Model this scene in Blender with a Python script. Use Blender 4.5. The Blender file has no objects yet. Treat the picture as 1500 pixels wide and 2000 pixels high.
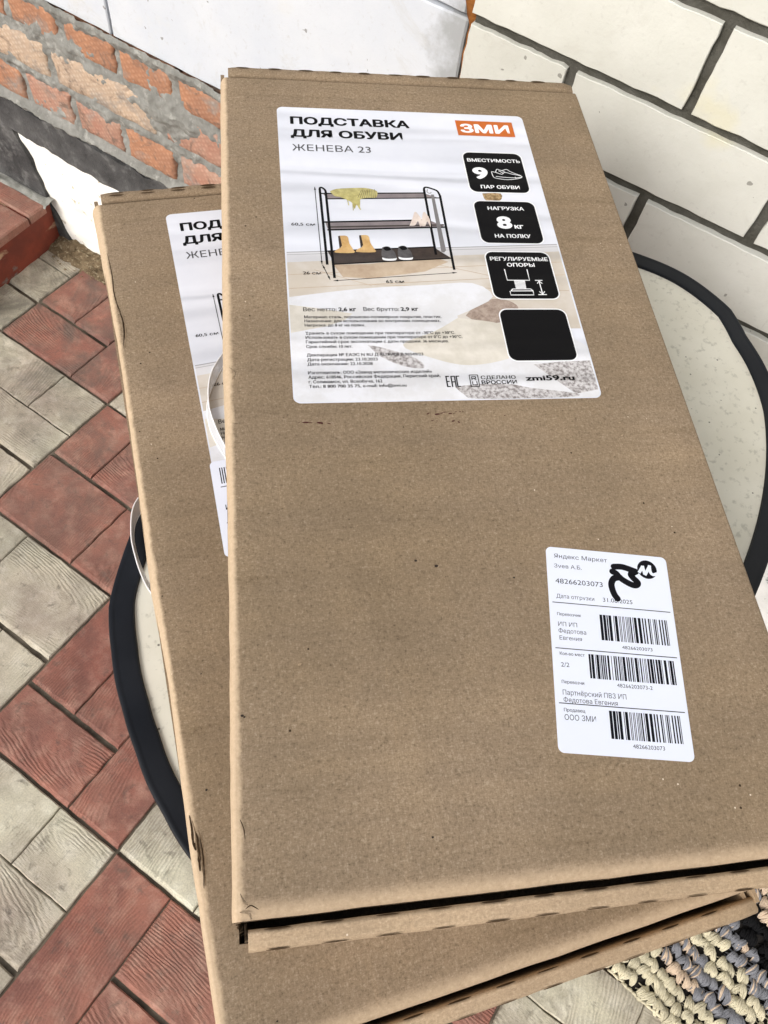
import bpy, bmesh, math, random
from mathutils import Vector, Matrix, noise, geometry
R = math.radians
random.seed(7)
sc = bpy.context.scene
COL = sc.collection

# ------------------------------------------------------------------ camera
CAM_H = 1.3363
cam = bpy.data.cameras.new('camera'); cam_o = bpy.data.objects.new('camera', cam); COL.objects.link(cam_o)
cam.sensor_fit = 'VERTICAL'; cam.sensor_height = 24.0; cam.sensor_width = 18.0
cam.lens = 1504.075 / 2000 * 24
cam.clip_start = .02; cam.clip_end = 200
rot = Matrix(((0.84785, -0.505238, 0.160888), (0.517054, 0.720559, -0.462006), (0.117494, 0.4749, 0.872161)))
cam_o.matrix_world = Matrix.Translation((0, 0, CAM_H)) @ rot.to_4x4()
sc.camera = cam_o

# ------------------------------------------------------------------ sky, sun, exposure
SUN_EL, SUN_DIR = 35, Vector((-.25, -.97, 0)).normalized()
world = bpy.data.worlds.new('World'); sc.world = world; world.use_nodes = True
wn = world.node_tree.nodes; wl = world.node_tree.links
bg = wn['Background']; sky = wn.new('ShaderNodeTexSky'); sky.sky_type = 'NISHITA'; sky.sun_disc = False
sky.sun_elevation = R(SUN_EL); sky.sun_rotation = math.atan2(SUN_DIR.x, SUN_DIR.y)
sky.dust_density = 6.0; sky.air_density = 1.0; sky.ozone_density = .6
hs = wn.new('ShaderNodeHueSaturation'); hs.inputs['Saturation'].default_value = .42
wl.new(sky.outputs[0], hs.inputs['Color']); wl.new(hs.outputs[0], bg.inputs['Color'])
bg.inputs['Strength'].default_value = .122
sun = bpy.data.lights.new('sun', 'SUN'); sun.energy = 1.66; sun.angle = R(24); sun.color = (1, .975, .935)
sun_o = bpy.data.objects.new('sun', sun); COL.objects.link(sun_o); sun_o.location = (-3, -4, 6)
sd = SUN_DIR * math.cos(R(SUN_EL)) + Vector((0, 0, math.sin(R(SUN_EL))))
sun_o.rotation_euler = (-sd).to_track_quat('-Z', 'Y').to_euler()
sc.view_settings.view_transform = 'Standard'; sc.view_settings.look = 'None'
sc.view_settings.exposure = .06; sc.view_settings.gamma = 1.0; sc.view_settings.use_curve_mapping = False

# ------------------------------------------------------------------ helpers: objects
def tag(o, label=None, cat=None, group=None, kind=None):
    if label: o['label'] = label
    if cat: o['category'] = cat
    if group: o['group'] = group
    if kind: o['kind'] = kind
    return o
def thing(name, label, cat, loc=(0, 0, 0), rz=0, group=None):
    o = bpy.data.objects.new(name, None); COL.objects.link(o); o.empty_display_size = .05
    o.location = loc; o.rotation_euler = (0, 0, rz)
    return tag(o, label, cat, group)

class MB:
    def __init__(s): s.v = []; s.f = []; s.m = []; s.uv = []; s.useuv = False
    def vert(s, p, uv=(0, 0)): s.v.append(tuple(p)); s.uv.append(uv); return len(s.v) - 1
    def face(s, idx, m=0): s.f.append(tuple(idx)); s.m.append(m)
    def poly(s, pts, m=0):
        s.face([s.vert(p) for p in pts], m)
    def grid(s, nu, nv, fn, m=0, uvfn=None, closeu=False):
        b = len(s.v)
        for j in range(nv):
            for i in range(nu):
                s.vert(fn(i, j), uvfn(i, j) if uvfn else (0, 0))
        for j in range(nv - 1):
            for i in range(nu if closeu else nu - 1):
                a = b + j * nu + i; c = b + j * nu + (i + 1) % nu
                s.face((a, c, c + nu, a + nu), m)
        return b
    def box(s, x0, x1, y0, y1, z0, z1, m=0):
        b = len(s.v)
        for z in (z0, z1):
            for x, y in ((x0, y0), (x1, y0), (x1, y1), (x0, y1)): s.vert((x, y, z))
        for q in ((3, 2, 1, 0), (4, 5, 6, 7), (0, 1, 5, 4), (1, 2, 6, 5), (2, 3, 7, 6), (3, 0, 4, 7)):
            s.face([b + k for k in q], m)
    def tube(s, pts, r, n=8, m=0, cap=True):
        pts = [Vector(p) for p in pts]; rs = r if isinstance(r, (list, tuple)) else [r] * len(pts)
        b = len(s.v); up = Vector((0, 0, 1))
        for k, p in enumerate(pts):
            d = (pts[min(k + 1, len(pts) - 1)] - pts[max(k - 1, 0)]).normalized()
            a = d.cross(up)
            if a.length < 1e-3: a = d.cross(Vector((1, 0, 0)))
            a.normalize(); c = a.cross(d)
            for i in range(n):
                t = 2 * math.pi * i / n; s.vert(p + (a * math.cos(t) + c * math.sin(t)) * rs[k])
        for k in range(len(pts) - 1):
            for i in range(n):
                a = b + k * n + i; c = b + k * n + (i + 1) % n
                s.face((a, c, c + n, a + n), m)
        if cap:
            s.face([b + i for i in range(n)][::-1], m); s.face([b + (len(pts) - 1) * n + i for i in range(n)], m)
    def prism(s, pts, z0, z1, m=0, axis='z'):
        n = len(pts); b = len(s.v)
        put = (lambda p, z: (p[0], p[1], z)) if axis == 'z' else (lambda p, z: (p[0], z, p[1]))
        for z in (z0, z1):
            for p in pts: s.vert(put(p, z))
        s.face([b + i for i in range(n)][::-1], m); s.face([b + n + i for i in range(n)], m)
        for i in range(n): s.face((b + i, b + (i + 1) % n, b + n + (i + 1) % n, b + n + i), m)
    def build(s, name, mats, parent=None, smooth=False, fixn=True, angle=None):
        me = bpy.data.meshes.new(name)
        me.from_pydata(s.v, [], s.f); mats = mats if isinstance(mats, (list, tuple)) else [mats]
        for m in mats: me.materials.append(m)
        me.polygons.foreach_set('material_index', s.m)
        if s.useuv:
            l = me.uv_layers.new(name='UVMap')
            for lo in me.loops: l.data[lo.index].uv = s.uv[lo.vertex_index]
        if fixn:
            bm = bmesh.new(); bm.from_mesh(me); bmesh.ops.recalc_face_normals(bm, faces=bm.faces); bm.to_mesh(me); bm.free()
        if smooth:
            me.polygons.foreach_set('use_smooth', [True] * len(me.polygons))
            if angle: me.set_sharp_from_angle(angle=R(angle))
        me.update()
        o = bpy.data.objects.new(name, me); COL.objects.link(o)
        if parent: o.parent = parent
        return o
def nz(x, y, z=0, s=1): return noise.noise(Vector((x * s, y * s, z * s)))
def lerp(a, b, t): return a + (b - a) * t
def interp(tab, x):
    if x <= tab[0][0]: return tab[0][1]
    for (a, va), (b, vb) in zip(tab, tab[1:]):
        if x <= b: return lerp(va, vb, (x - a) / (b - a))
    return tab[-1][1]

# ------------------------------------------------------------------ helpers: materials
def lin(r, g, b):
    f = lambda c: (c / 255 / 12.92) if c / 255 <= .04045 else ((c / 255 + .055) / 1.055) ** 2.4
    return (f(r), f(g), f(b), 1)
class NT:
    def __init__(s, name, rough=.8, spec=.3):
        s.mat = bpy.data.materials.new(name); s.mat.use_nodes = True
        s.t = s.mat.node_tree; s.b = s.t.nodes['Principled BSDF']
        s.b.inputs['Roughness'].default_value = rough; s.b.inputs['Specular IOR Level'].default_value = spec
        s.co = None
    def n(s, ty, **kw):
        x = s.t.nodes.new('ShaderNode' + ty)
        for k, v in kw.items(): setattr(x, k, v)
        return x
    def put(s, sock, v):
        if hasattr(v, 'is_output'): s.t.links.new(v, sock)
        else: sock.default_value = v
    def coords(s, kind='Object', scale=(1, 1, 1), rot=(0, 0, 0)):
        if s.co is None: s.co = s.n('TexCoord')
        if scale == (1, 1, 1) and rot == (0, 0, 0): return s.co.outputs[kind]
        m = s.n('Mapping'); s.t.links.new(s.co.outputs[kind], m.inputs['Vector'])
        m.inputs['Scale'].default_value = scale; m.inputs['Rotation'].default_value = rot
        return m.outputs[0]
    def noise(s, scale, detail=3, rough=.55, vec=None, dist=0):
        x = s.n('TexNoise'); s.put(x.inputs['Vector'], vec or s.coords()); x.inputs['Scale'].default_value = scale
        x.inputs['Detail'].default_value = detail; x.inputs['Roughness'].default_value = rough; x.inputs['Distortion'].default_value = dist
        return x.outputs['Fac']
    def voro(s, scale, vec=None, rnd=1, out='Distance'):
        x = s.n('TexVoronoi'); s.put(x.inputs['Vector'], vec or s.coords()); x.inputs['Scale'].default_value = scale
        x.inputs['Randomness'].default_value = rnd; return x.outputs[out]
    def ramp(s, fac, stops, interp='LINEAR'):
        x = s.n('ValToRGB'); s.put(x.inputs[0], fac); e = x.color_ramp.elements; x.color_ramp.interpolation = interp
        while len(e) < len(stops): e.new(.5)
        for k, (p, c) in enumerate(stops):
            e[k].position = p; e[k].color = c if len(c) == 4 else (*c, 1)
        return x.outputs[0]
    def mask(s, fac, a, b): return s.ramp(fac, [(a, (0, 0, 0, 1)), (b, (1, 1, 1, 1))])
    def mix(s, fac, a, b, mode='MIX'):
        x = s.n('MixRGB', blend_type=mode); s.put(x.inputs[0], fac); s.put(x.inputs[1], a); s.put(x.inputs[2], b); return x.outputs[0]
    def math(s, op, a, b=0, c=0):
        x = s.n('Math', operation=op); s.put(x.inputs[0], a); s.put(x.inputs[1], b); s.put(x.inputs[2], c); return x.outputs[0]
    def bump(s, h, strength=.5, dist=.001, prev=None):
        x = s.n('Bump'); x.inputs['Strength'].default_value = strength; x.inputs['Distance'].default_value = dist
        s.put(x.inputs['Height'], h)
        if prev is not None: s.t.links.new(prev, x.inputs['Normal'])
        return x.outputs[0]
    def out(s, color=None, normal=None, rough=None):
        if color is not None: s.put(s.b.inputs['Base Color'], color)
        if normal is not None: s.put(s.b.inputs['Normal'], normal)
        if rough is not None: s.put(s.b.inputs['Roughness'], rough)
        return s.mat
def flat(name, c, rough=.6, spec=.3): return NT(name, rough, spec).out(c)

def m_cardboard(name, light=1.0, grain=.68, lit_folds=False):
    k = NT(name, .86, .15)
    fa = k.noise(1250, 2, .6, k.coords(scale=(1, .4, 1), rot=(0, 0, .5)), .5)
    fb = k.noise(1250, 2, .6, k.coords(scale=(.4, 1, 1), rot=(0, 0, -.6)), .5)
    fc = k.noise(420, 5, .75)
    f = k.math('ADD', k.math('MULTIPLY', k.math('ADD', fa, fb), .33), k.math('MULTIPLY', fc, .34))
    dk, md, lt = (.07, .05, .032), (.268, .201, .137), (.44, .36, .275)
    dk = tuple(lerp(b, a, grain) for a, b in zip(dk, md)); lt = tuple(lerp(b, a, grain) for a, b in zip(lt, md))
    s = lambda c: tuple(x * light for x in c) + (1,)
    col = k.ramp(f, [(.34, s(dk)), (.47, s(tuple(x * .95 for x in md))), (.53, s(tuple(x * 1.05 for x in md))), (.65, s(lt))])
    mul = lambda c, fac, t: k.mix(fac, c, k.mix(1, c, t, 'MULTIPLY'))
    col = mul(col, k.mask(k.noise(5, 4, .6), .35, .7), (.8, .79, .75, 1))
    col = mul(col, k.mask(k.noise(16, 5, .65, k.coords(rot=(0, 0, 1.2))), .45, .75), (1.14, 1.13, 1.1, 1))
    col = mul(col, k.mask(k.noise(26, 3, .55, k.coords(scale=(.07, 2.0, 1))), .42, .68), (1.09, 1.085, 1.07, 1))
    col = mul(col, k.mask(k.noise(55, 4, .6, k.coords(scale=(.1, 1.6, 1), rot=(0, 0, .05))), .6, .72), (.88, .87, .85, 1))
    # scuffed streaks and a few handling creases
    col = mul(col, k.mask(k.noise(9, 6, .8, k.coords(scale=(2.4, .35, 1), rot=(0, 0, .35)), 1.4), .64, .74), (1.2, 1.18, 1.15, 1))
    sp = k.voro(75); col = k.mix(k.math('MULTIPLY', k.math('LESS_THAN', sp, .05), k.math('GREATER_THAN', k.noise(14, 2), .57)), col, (.05, .032, .02, 1))
    sp = k.voro(90, k.coords(scale=(1, 1.01, 1), rot=(0, 0, .7))); col = k.mix(k.math('MULTIPLY', k.math('LESS_THAN', sp, .042), k.math('GREATER_THAN', k.noise(17, 2), .56)), col, (.7, .6, .48, 1))
    if lit_folds:      # highlight painted in along the folded board: left hinge and front edge
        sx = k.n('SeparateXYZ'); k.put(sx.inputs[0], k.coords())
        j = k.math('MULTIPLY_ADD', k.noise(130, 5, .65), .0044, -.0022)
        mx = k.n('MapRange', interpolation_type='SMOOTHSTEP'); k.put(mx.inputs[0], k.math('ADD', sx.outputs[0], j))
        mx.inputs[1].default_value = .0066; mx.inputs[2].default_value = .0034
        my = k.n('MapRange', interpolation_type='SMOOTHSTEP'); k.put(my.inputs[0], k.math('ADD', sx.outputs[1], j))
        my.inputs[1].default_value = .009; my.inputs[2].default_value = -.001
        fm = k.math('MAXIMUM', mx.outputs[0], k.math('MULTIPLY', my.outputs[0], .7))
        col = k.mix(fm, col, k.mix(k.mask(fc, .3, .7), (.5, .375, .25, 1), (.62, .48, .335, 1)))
    nb = k.bump(f, .28, .0007)
    nb = k.bump(k.noise(24, 3, .5, k.coords(scale=(.12, 1.7, 1))), .4, .002, nb)
    nb = k.bump(k.noise(7, 3, .6, k.coords(scale=(1, 1, 1), rot=(0, 0, .5))), .35, .006, nb)
    return k.out(col, nb)
M = {}
M['card_lid'] = m_cardboard('kraft_lid', lit_folds=True)
M['card'] = m_cardboard('kraft_cardboard')
M['card_edge'] = m_cardboard('burnished_fold', 1.6, .3)  # lightened kraft copy, fold highlight put into its colour
M['card_roll'] = m_cardboard('rolled_edge', 1.6, .4)  # front roll-over paler than the lid: sunlight painted into the kraft
M['card_dark'] = flat('cardboard_slit', (.07, .045, .026, 1), .9, .1)
M['card_torn'] = m_cardboard('torn_liner', 1.55)

def m_paper(name, c1, c2=None, nscale=40, lo=.35, hi=.65, rough=.42, wrinkle=.6, spec=.35):
    k = NT(name, rough, spec)
    w = k.noise(11, 1.2, .5, k.coords(scale=(.3, 2.6, 1), rot=(0, 0, .06)), .5)
    w2 = k.noise(30, 1.5, .5, k.coords(scale=(.4, 1.6, 1)), .4)
    nb = k.bump(w, min(1, wrinkle * 1.5), .013); nb = k.bump(w2, wrinkle * .35, .0012, nb)
    col = c1
    if c2: col = k.mix(k.mask(k.noise(nscale, 5, .65), lo, hi), c1, c2)
    return k.out(col, nb)
M['label'] = m_paper('label_paper', lin(221, 224, 234), lin(213, 217, 228), 12)
M['label_plain'] = m_paper('shipping_label_paper', lin(226, 232, 248), wrinkle=.08, rough=.5)
M['ink'] = m_paper('black_ink', (.007, .007, .008, 1), wrinkle=.3, rough=.55, spec=.05)
M['ink_thin'] = m_paper('dark_grey_ink', (.055, .055, .06, 1), wrinkle=.4)
M['ink_flat'] = flat('thermal_black', (.008, .008, .011, 1), .6, .06)
M['white_ink'] = m_paper('white_print', lin(236, 238, 242), wrinkle=.4)
M['orange'] = m_paper('orange_print', lin(190, 97, 28), wrinkle=.5)
M['p_floor'] = m_paper('printed_wood_floor', lin(208, 202, 195), lin(196, 187, 175), 22, .4, .6)
M['p_floor2'] = m_paper('printed_floor_shade', lin(172, 150, 128), lin(196, 178, 156), 60)
M['p_wall'] = m_paper('printed_grey_wall', lin(204, 206, 214), lin(192, 194, 203), 15)
M['p_skirt'] = m_paper('printed_skirting', lin(208, 208, 212), lin(200, 200, 205), 15)
M['p_line'] = m_paper('printed_grey_line', lin(150, 150, 155))
M['p_blanket'] = m_paper('printed_blanket', lin(224, 226, 233), lin(214, 215, 219), 45, .4, .6)
M['p_beige'] = m_paper('printed_beige_rug', lin(218, 213, 204), lin(204, 199, 188), 60, .4, .6)
M['p_rug'] = m_paper('printed_pile_rug', lin(202, 200, 202), lin(128, 122, 122), 420, .42, .62)
M['p_brown'] = m_paper('printed_brown_pouf', lin(140, 122, 112), lin(176, 160, 148), 300, .35, .65)
M['p_tan'] = m_paper('printed_boot_tan', lin(214, 180, 124), lin(186, 148, 94), 130)
M['p_yellow'] = m_paper('printed_scarf_yellow', lin(200, 192, 128), lin(162, 152, 92), 220)
M['p_shoe'] = m_paper('printed_slipper', lin(66, 64, 66), lin(90, 88, 90), 200)
M['p_heel'] = m_paper('printed_heel_shoe', lin(228, 216, 208), lin(206, 190, 180), 150)
M['p_smoke'] = m_paper('printed_mesh_shelf', lin(120, 112, 116), lin(138, 128, 130), 100)
M['p_mid'] = m_paper('printed_grey', lin(118, 116, 118))
M['p_sole'] = m_paper('printed_sole', lin(44, 34, 30), lin(60, 48, 42), 200)
M['p_dry'] = m_paper('printed_dry_plant', lin(178, 152, 112), lin(112, 88, 56), 320, .4, .6)
M['stain'] = flat('dark_red_stain', (.055, .006, .006, 1), .5)
M['speck'] = flat('dark_brown_speck', (.03, .02, .015, 1), .7)

# paving
def m_tile(name, c1, c2, c3, dirt):
    k = NT(name, .7, .3)
    uv = k.coords('UV')
    d = k.noise(14, 4, .6, k.coords('UV', (1, 3, 1)))
    sx = k.n('SeparateXYZ'); k.put(sx.inputs[0], uv)
    x = k.math('MULTIPLY', sx.outputs[0], .26); y = sx.outputs[1]
    rr = k.math('SQRT', k.math('ADD', k.math('MULTIPLY', x, x), k.math('MULTIPLY', y, y)))
    ph = k.math('ADD', k.math('MULTIPLY', rr, 1350), k.math('MULTIPLY', d, 19))
    g = k.math('MULTIPLY_ADD', k.math('SINE', ph), .5, .5)
    fine = k.noise(60, 4, .7, k.coords('UV', (1, 14, 1)))
    fade = k.mask(k.noise(7, 3, .55, k.coords('UV')), .44, .6)
    g = k.math('MULTIPLY', g, fade)
    big = k.noise(9, 6, .62, dist=.6)
    col = k.mix(k.mask(big, .36, .64), c1, c2)
    col = k.mix(k.math('MULTIPLY', k.mask(k.noise(34, 5, .6), .47, .72), .75), col, c3)
    col = k.mix(k.math('MULTIPLY', g, .36), col, k.mix(1, col, (.42, .38, .36, 1), 'MULTIPLY'))
    col = k.mix(k.math('MULTIPLY', k.mask(k.noise(46, 6, .72, dist=.5), .55, .72), .8), col, dirt)
    col = k.mix(k.math('MULTIPLY', k.mask(k.noise(4.5, 5, .65, k.coords(rot=(0, 0, 1.1))), .46, .7), .5), col, dirt)
    col = k.mix(k.mask(k.noise(2.6, 3, .6, k.coords(rot=(0, 0, .8))), .38, .62), k.mix(1, col, (.74, .66, .66, 1), 'MULTIPLY'), k.mix(1, col, (1.08, 1.08, 1.04, 1), 'MULTIPLY'))
    sy = k.n('SeparateXYZ'); k.put(sy.inputs[0], k.coords())
    far = k.math('MULTIPLY', k.mask(k.noise(11, 6, .7, k.coords(rot=(0, 0, .4)), .8), .4, .66), k.mask(sy.outputs[1], .1, .62))
    col = k.mix(k.math('MULTIPLY', far, .85), col, dirt)
    col = k.mix(.6, col, k.mix(1, col, k.ramp(k.noise(400, 3, .6), [(.3, (.75, .75, .75)), (.7, (1.25, 1.25, 1.25))]), 'MULTIPLY'))
    h = k.math('ADD', k.math('MULTIPLY', g, -.8), k.math('MULTIPLY', fine, .7))
    nb = k.bump(h, .55, .0017); nb = k.bump(k.noise(160, 4, .6), .25, .0012, nb)
    return k.out(col, nb)
M['tile_red'] = m_tile('red_paving', (.39, .17, .125, 1), (.26, .12, .095, 1), (.5, .3, .235, 1), (.13, .098, .082, 1))
M['tile_tan'] = m_tile('tan_paving', (.64, .61, .49, 1), (.46, .435, .35, 1), (.74, .72, .62, 1), (.15, .138, .112, 1))
def m_rough(name, c1, c2, scale, bs=.6, bd=.003, rough=.9, c3=None, s3=60, l3=(.6, .7)):
    k = NT(name, rough, .2); f = k.noise(scale, 6, .65)
    col = k.mix(k.mask(f, .35, .65), c1, c2)
    if c3: col = k.mix(k.mask(k.noise(s3, 4, .6), *l3), col, c3)
    nb = k.bump(k.noise(scale * 3, 6, .7), bs, bd)
    return k.out(col, nb)
M['sand'] = m_rough('joint_sand', (.045, .036, .027, 1), (.2, .17, .128, 1), 13)
M['soil'] = m_rough('dry_soil', (.22, .165, .1, 1), (.1, .07, .04, 1), 70, .9, .004, c3=(.36, .3, .2, 1), s3=150, l3=(.56, .66))
M['mortar'] = m_rough('grey_mortar', (.3, .3, .28, 1), (.19, .19, .175, 1), 26, .8, .003, c3=(.4, .4, .37, 1), s3=60, l3=(.55, .72))
M['mortar_dark'] = m_rough('dark_joint_mortar', (.115, .112, .098, 1), (.07, .067, .055, 1), 40, .9, .004)
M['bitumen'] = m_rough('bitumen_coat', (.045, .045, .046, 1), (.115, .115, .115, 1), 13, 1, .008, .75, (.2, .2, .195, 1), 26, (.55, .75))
M['whitewash'] = m_rough('whitewash', (.93, .925, .87, 1), (.95, .945, .9, 1), 30, .35, .002, .9, (.46, .42, .3, 1), 42, (.63, .72))  # near-white plinth, much paler than the blocks above
M['whitewash_spot'] = m_rough('spattered_whitewash', (.66, .67, .66, 1), (.75, .75, .74, 1), 18, .6, .004, .9, (.06, .06, .055, 1), 42, (.56, .66))
M['foam'] = m_rough('rusty_foam', (.34, .13, .03, 1), (.2, .075, .02, 1), 60, .8, .003)
M['moss_dirt'] = m_rough('grey_grout', (.36, .36, .33, 1), (.2, .2, .18, 1), 50)

def m_brick(name, c1, c2, waffle=True):
    k = NT(name, .85, .2)
    f = k.noise(22, 5, .6); col = k.mix(k.mask(f, .35, .65), c1, c2)
    col = k.mix(k.math('MULTIPLY', k.mask(k.noise(38, 6, .7, dist=.8), .52, .66), .8), col, (.2, .16, .135, 1))
    col = k.mix(k.math('MULTIPLY', k.mask(k.noise(15, 6, .7, k.coords(rot=(.3, .2, 0)), .5), .52, .68), .85), col, (.36, .345, .32, 1))
    w = k.voro(118, k.coords(scale=(1, .05, 1.15), rot=(0, .5, 0)), .25)
    if waffle: col = k.mix(k.math('MULTIPLY', k.mask(w, .3, .62), .6), col, k.mix(1, col, (.6, .5, .45, 1), 'MULTIPLY'))
    nb = k.bump(w, .6 if waffle else 0, -.0016); nb = k.bump(k.noise(90, 5, .7), .6, .002, nb)
    return k.out(col, nb)
M['br_orange'] = m_brick('orange_brick', (.55, .3, .185, 1), (.45, .25, .165, 1))
M['br_cream'] = m_brick('cream_brick', (.66, .53, .4, 1), (.58, .48, .38, 1))
M['br_pink'] = m_brick('pink_brick', (.5, .28, .21, 1), (.52, .35, .27, 1))
def m_white(name, c1, c2, warm, stain_x=None):
    k = NT(name, .85, .2)
    col = k.mix(k.mask(k.noise(5, 5, .6), .38, .64), c1, c2)
    col = k.mix(k.math('MULTIPLY', k.mask(k.noise(8, 4, .6, k.coords(rot=(1, .3, 0))), .6, .72), .6), col, warm)
    pv_ = k.n('VectorMath', operation='MULTIPLY_ADD'); nn_ = k.n('TexNoise'); k.put(nn_.inputs['Vector'], k.coords()); nn_.inputs['Scale'].default_value = 90
    k.put(pv_.inputs[0], nn_.outputs['Color']); pv_.inputs[1].default_value = (.012, .012, .012); k.put(pv_.inputs[2], k.coords())
    pit = k.voro(30, pv_.outputs[0]); pr = k.noise(40, 2)
    pm = k.math('MULTIPLY', k.math('LESS_THAN', pit, .085), k.math('GREATER_THAN', pr, .49))
    col = k.mix(k.math('MULTIPLY', pm, .65), col, (.16, .15, .13, 1))
    col = k.mix(k.math('MULTIPLY', k.mask(k.noise(120, 5, .7), .58, .72), .3), col, (.4, .39, .36, 1))
    col = k.mix(k.math('MULTIPLY', k.mask(k.noise(10, 7, .75, k.coords(rot=(.4, 0, .3)), 1.2), .56, .74), .4), col, (.46, .44, .39, 1))
    col = k.mix(k.math('MULTIPLY', k.mask(k.noise(30, 6, .8, k.coords(scale=(2, 1, .5), rot=(0, .5, 0)), 1), .63, .72), .4), col, (.4, .385, .34, 1))
    if stain_x:
        sp = k.n('SeparateXYZ'); k.put(sp.inputs[0], k.coords())
        e = k.math('ADD', k.math('MULTIPLY_ADD', sp.outputs[0], 14, -14 * stain_x), k.math('MULTIPLY_ADD', k.noise(22, 5, .65), 1.7, -.85))
        col = k.mix(k.math('MULTIPLY', k.mask(e, 0, .5), .75), col, (.3, .31, .31, 1))
    nb = k.bump(k.math('SUBTRACT', k.noise(55, 6, .65), pm), .3, .0025); nb = k.bump(k.noise(330, 3, .6), .25, .0008, nb)
    return k.out(col, nb)
M['silicate'] = m_white('silicate_brick', (.61, .615, .56, 1), (.685, .69, .645, 1), (.68, .65, .47, 1))
M['block'] = m_white('white_block', (.57, .61, .675, 1), (.64, .67, .715, 1), (.64, .65, .63, 1), 1.1)

# table, straps, rug
def m_rim():
    k = NT('dark_plastic_rim', .5, .22)
    col = k.mix(k.mask(k.noise(14, 4, .6), .4, .7), (.0085, .0105, .015, 1), (.014, .0165, .022, 1))
    return k.out(col, k.bump(k.noise(300, 3, .6), .1, .0006), k.ramp(k.noise(20, 4, .6), [(.3, (.42,) * 3), (.7, (.55,) * 3)]))
M['rim'] = m_rim()
def m_top():
    k = NT('speckled_cream_top', .38, .35)
    col = k.mix(k.mask(k.noise(18, 5, .6), .35, .65), (.69, .67, .575, 1), (.76, .74, .65, 1))
    col = k.mix(k.math('MULTIPLY', k.mask(k.noise(150, 3, .6), .57, .7), .5), col, (.36, .35, .29, 1))
    col = k.mix(k.math('LESS_THAN', k.voro(70), .06), col, (.2, .19, .16, 1))
    return k.out(col, k.bump(k.noise(120, 3, .6), .1, .001))
M['top'] = m_top()
def m_strap():
    k = NT('clear_plastic_strap', .25, .5); k.b.inputs['Base Color'].default_value = (.84, .86, .9, 1)
    k.b.inputs['Transmission Weight'].default_value = .45; k.b.inputs['IOR'].default_value = 1.3
    return k.mat
M['strap'] = m_strap()
M['strap_edge'] = flat('white_strap_edge', (.88, .89, .92, 1), .35)
def m_yarn(name, c):
    k = NT(name, .9, .1)
    col = k.mix(k.mask(k.noise(60, 4, .6), .3, .7), tuple(x * .72 for x in c) + (1,), tuple(x * 1.15 for x in c) + (1,))
    return k.out(col, k.bump(k.noise(700, 2, .6, k.coords(scale=(1, .4, 1))), .6, .0015))
YARN = [m_yarn('cream_yarn', (.62, .57, .42)), m_yarn('grey_yarn', (.23, .235, .26)), m_yarn('peach_yarn', (.62, .49, .37)),
        m_yarn('black_yarn', (.008, .008, .009)), m_yarn('rug_backing', (.03, .027, .025))]

# ------------------------------------------------------------------ ground and paving
g = MB(); g.poly([(-30, -30, -.0054), (30, -30, -.0054), (30, 30, -.0054), (-30, 30, -.0054)])
tag(g.build('ground', M['sand']), kind='structure')
PITCH = .302
V1 = Vector((-.277, -.042)); ET = Vector((-.9984, .056)); EN = Vector((.056, .9984))
pv = MB(); pv.useuv = True
def plank(i, j, p0, p1, q0, q1, mi, along, gl):
    # tile local: p runs towards the camera (-n), q runs to the right (-t), both 0..1
    g_ = gl
    o = V1 + (ET * (i + 1) + EN * (j + 1)) * PITCH
    T = .0022
    def W(p, q): return o - EN * (p * PITCH) - ET * (q * PITCH)
    a0 = p0 * PITCH + g_[0]; a1 = p1 * PITCH - g_[1]; b0 = q0 * PITCH + g_[2]; b1 = q1 * PITCH - g_[3]
    kx, ky = random.uniform(-.02, .3), random.uniform(-.03, .12)
    tl = [random.uniform(-.0007, .0007) for _ in range(4)]
    bv = .0032; bw_ = .0075 if g_[1] > .002 else .0022; dp = .0062 if g_[1] > .002 else .003
    rings = [(0, -.012), (0, -1), (.5, -.3), (1, 0)]
    b = len(pv.v); N = 10
    per = []
    for ins, z in rings:
        ring = []
        i0, i1, i2 = (.0016 * ins, bw_ * ins, .0022 * ins)
        c = [(a0 + i0, b0 + i2), (a0 + i0, b1 - i2), (a1 - i1, b1 - i2), (a1 - i1, b0 + i2)]
        for k in range(4):
            (pa, qa), (pb, qb) = c[k], c[(k + 1) % 4]
            for s_ in range(N):
                t = s_ / N; pp, qq = lerp(pa, pb, t), lerp(qa, qb, t)
                w = W(pp / PITCH, qq / PITCH)
                jit = .0013 * nz(w.x, w.y, 3, 45) + .0011 * nz(w.x, w.y, 9, 150)
                w = Vector((w.x + jit, w.y + jit))
                ff = (pp - a0) / (a1 - a0); gg = (qq - b0) / (b1 - b0)
                zz = (z if z < -.01 and z > -.02 else z * lerp(.003, dp, min(1, max(0, (pp - a0) / (a1 - a0) * 8 - 7)))) + (lerp(lerp(tl[0], tl[1], gg), lerp(tl[3], tl[2], gg), ff) if z != -.012 else 0)
                uv = (qq - b0 - kx, pp - a0 - ky) if along == 'q' else (pp - a0 - kx, qq - b0 - ky)
                ring.append(pv.vert((w.x, w.y, zz), uv))
        per.append(ring)
    n4 = 4 * N
    for r0, r1 in zip(per, per[1:]):
        for k in range(n4): pv.face((r0[k], r0[(k + 1) % n4], r1[(k + 1) % n4], r1[k]), mi)
    pv.face(per[-1], mi)
D_, F_, E_ = .0034, .0009, .0021          # deep groove, fine groove, tile edge (half widths)
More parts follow.
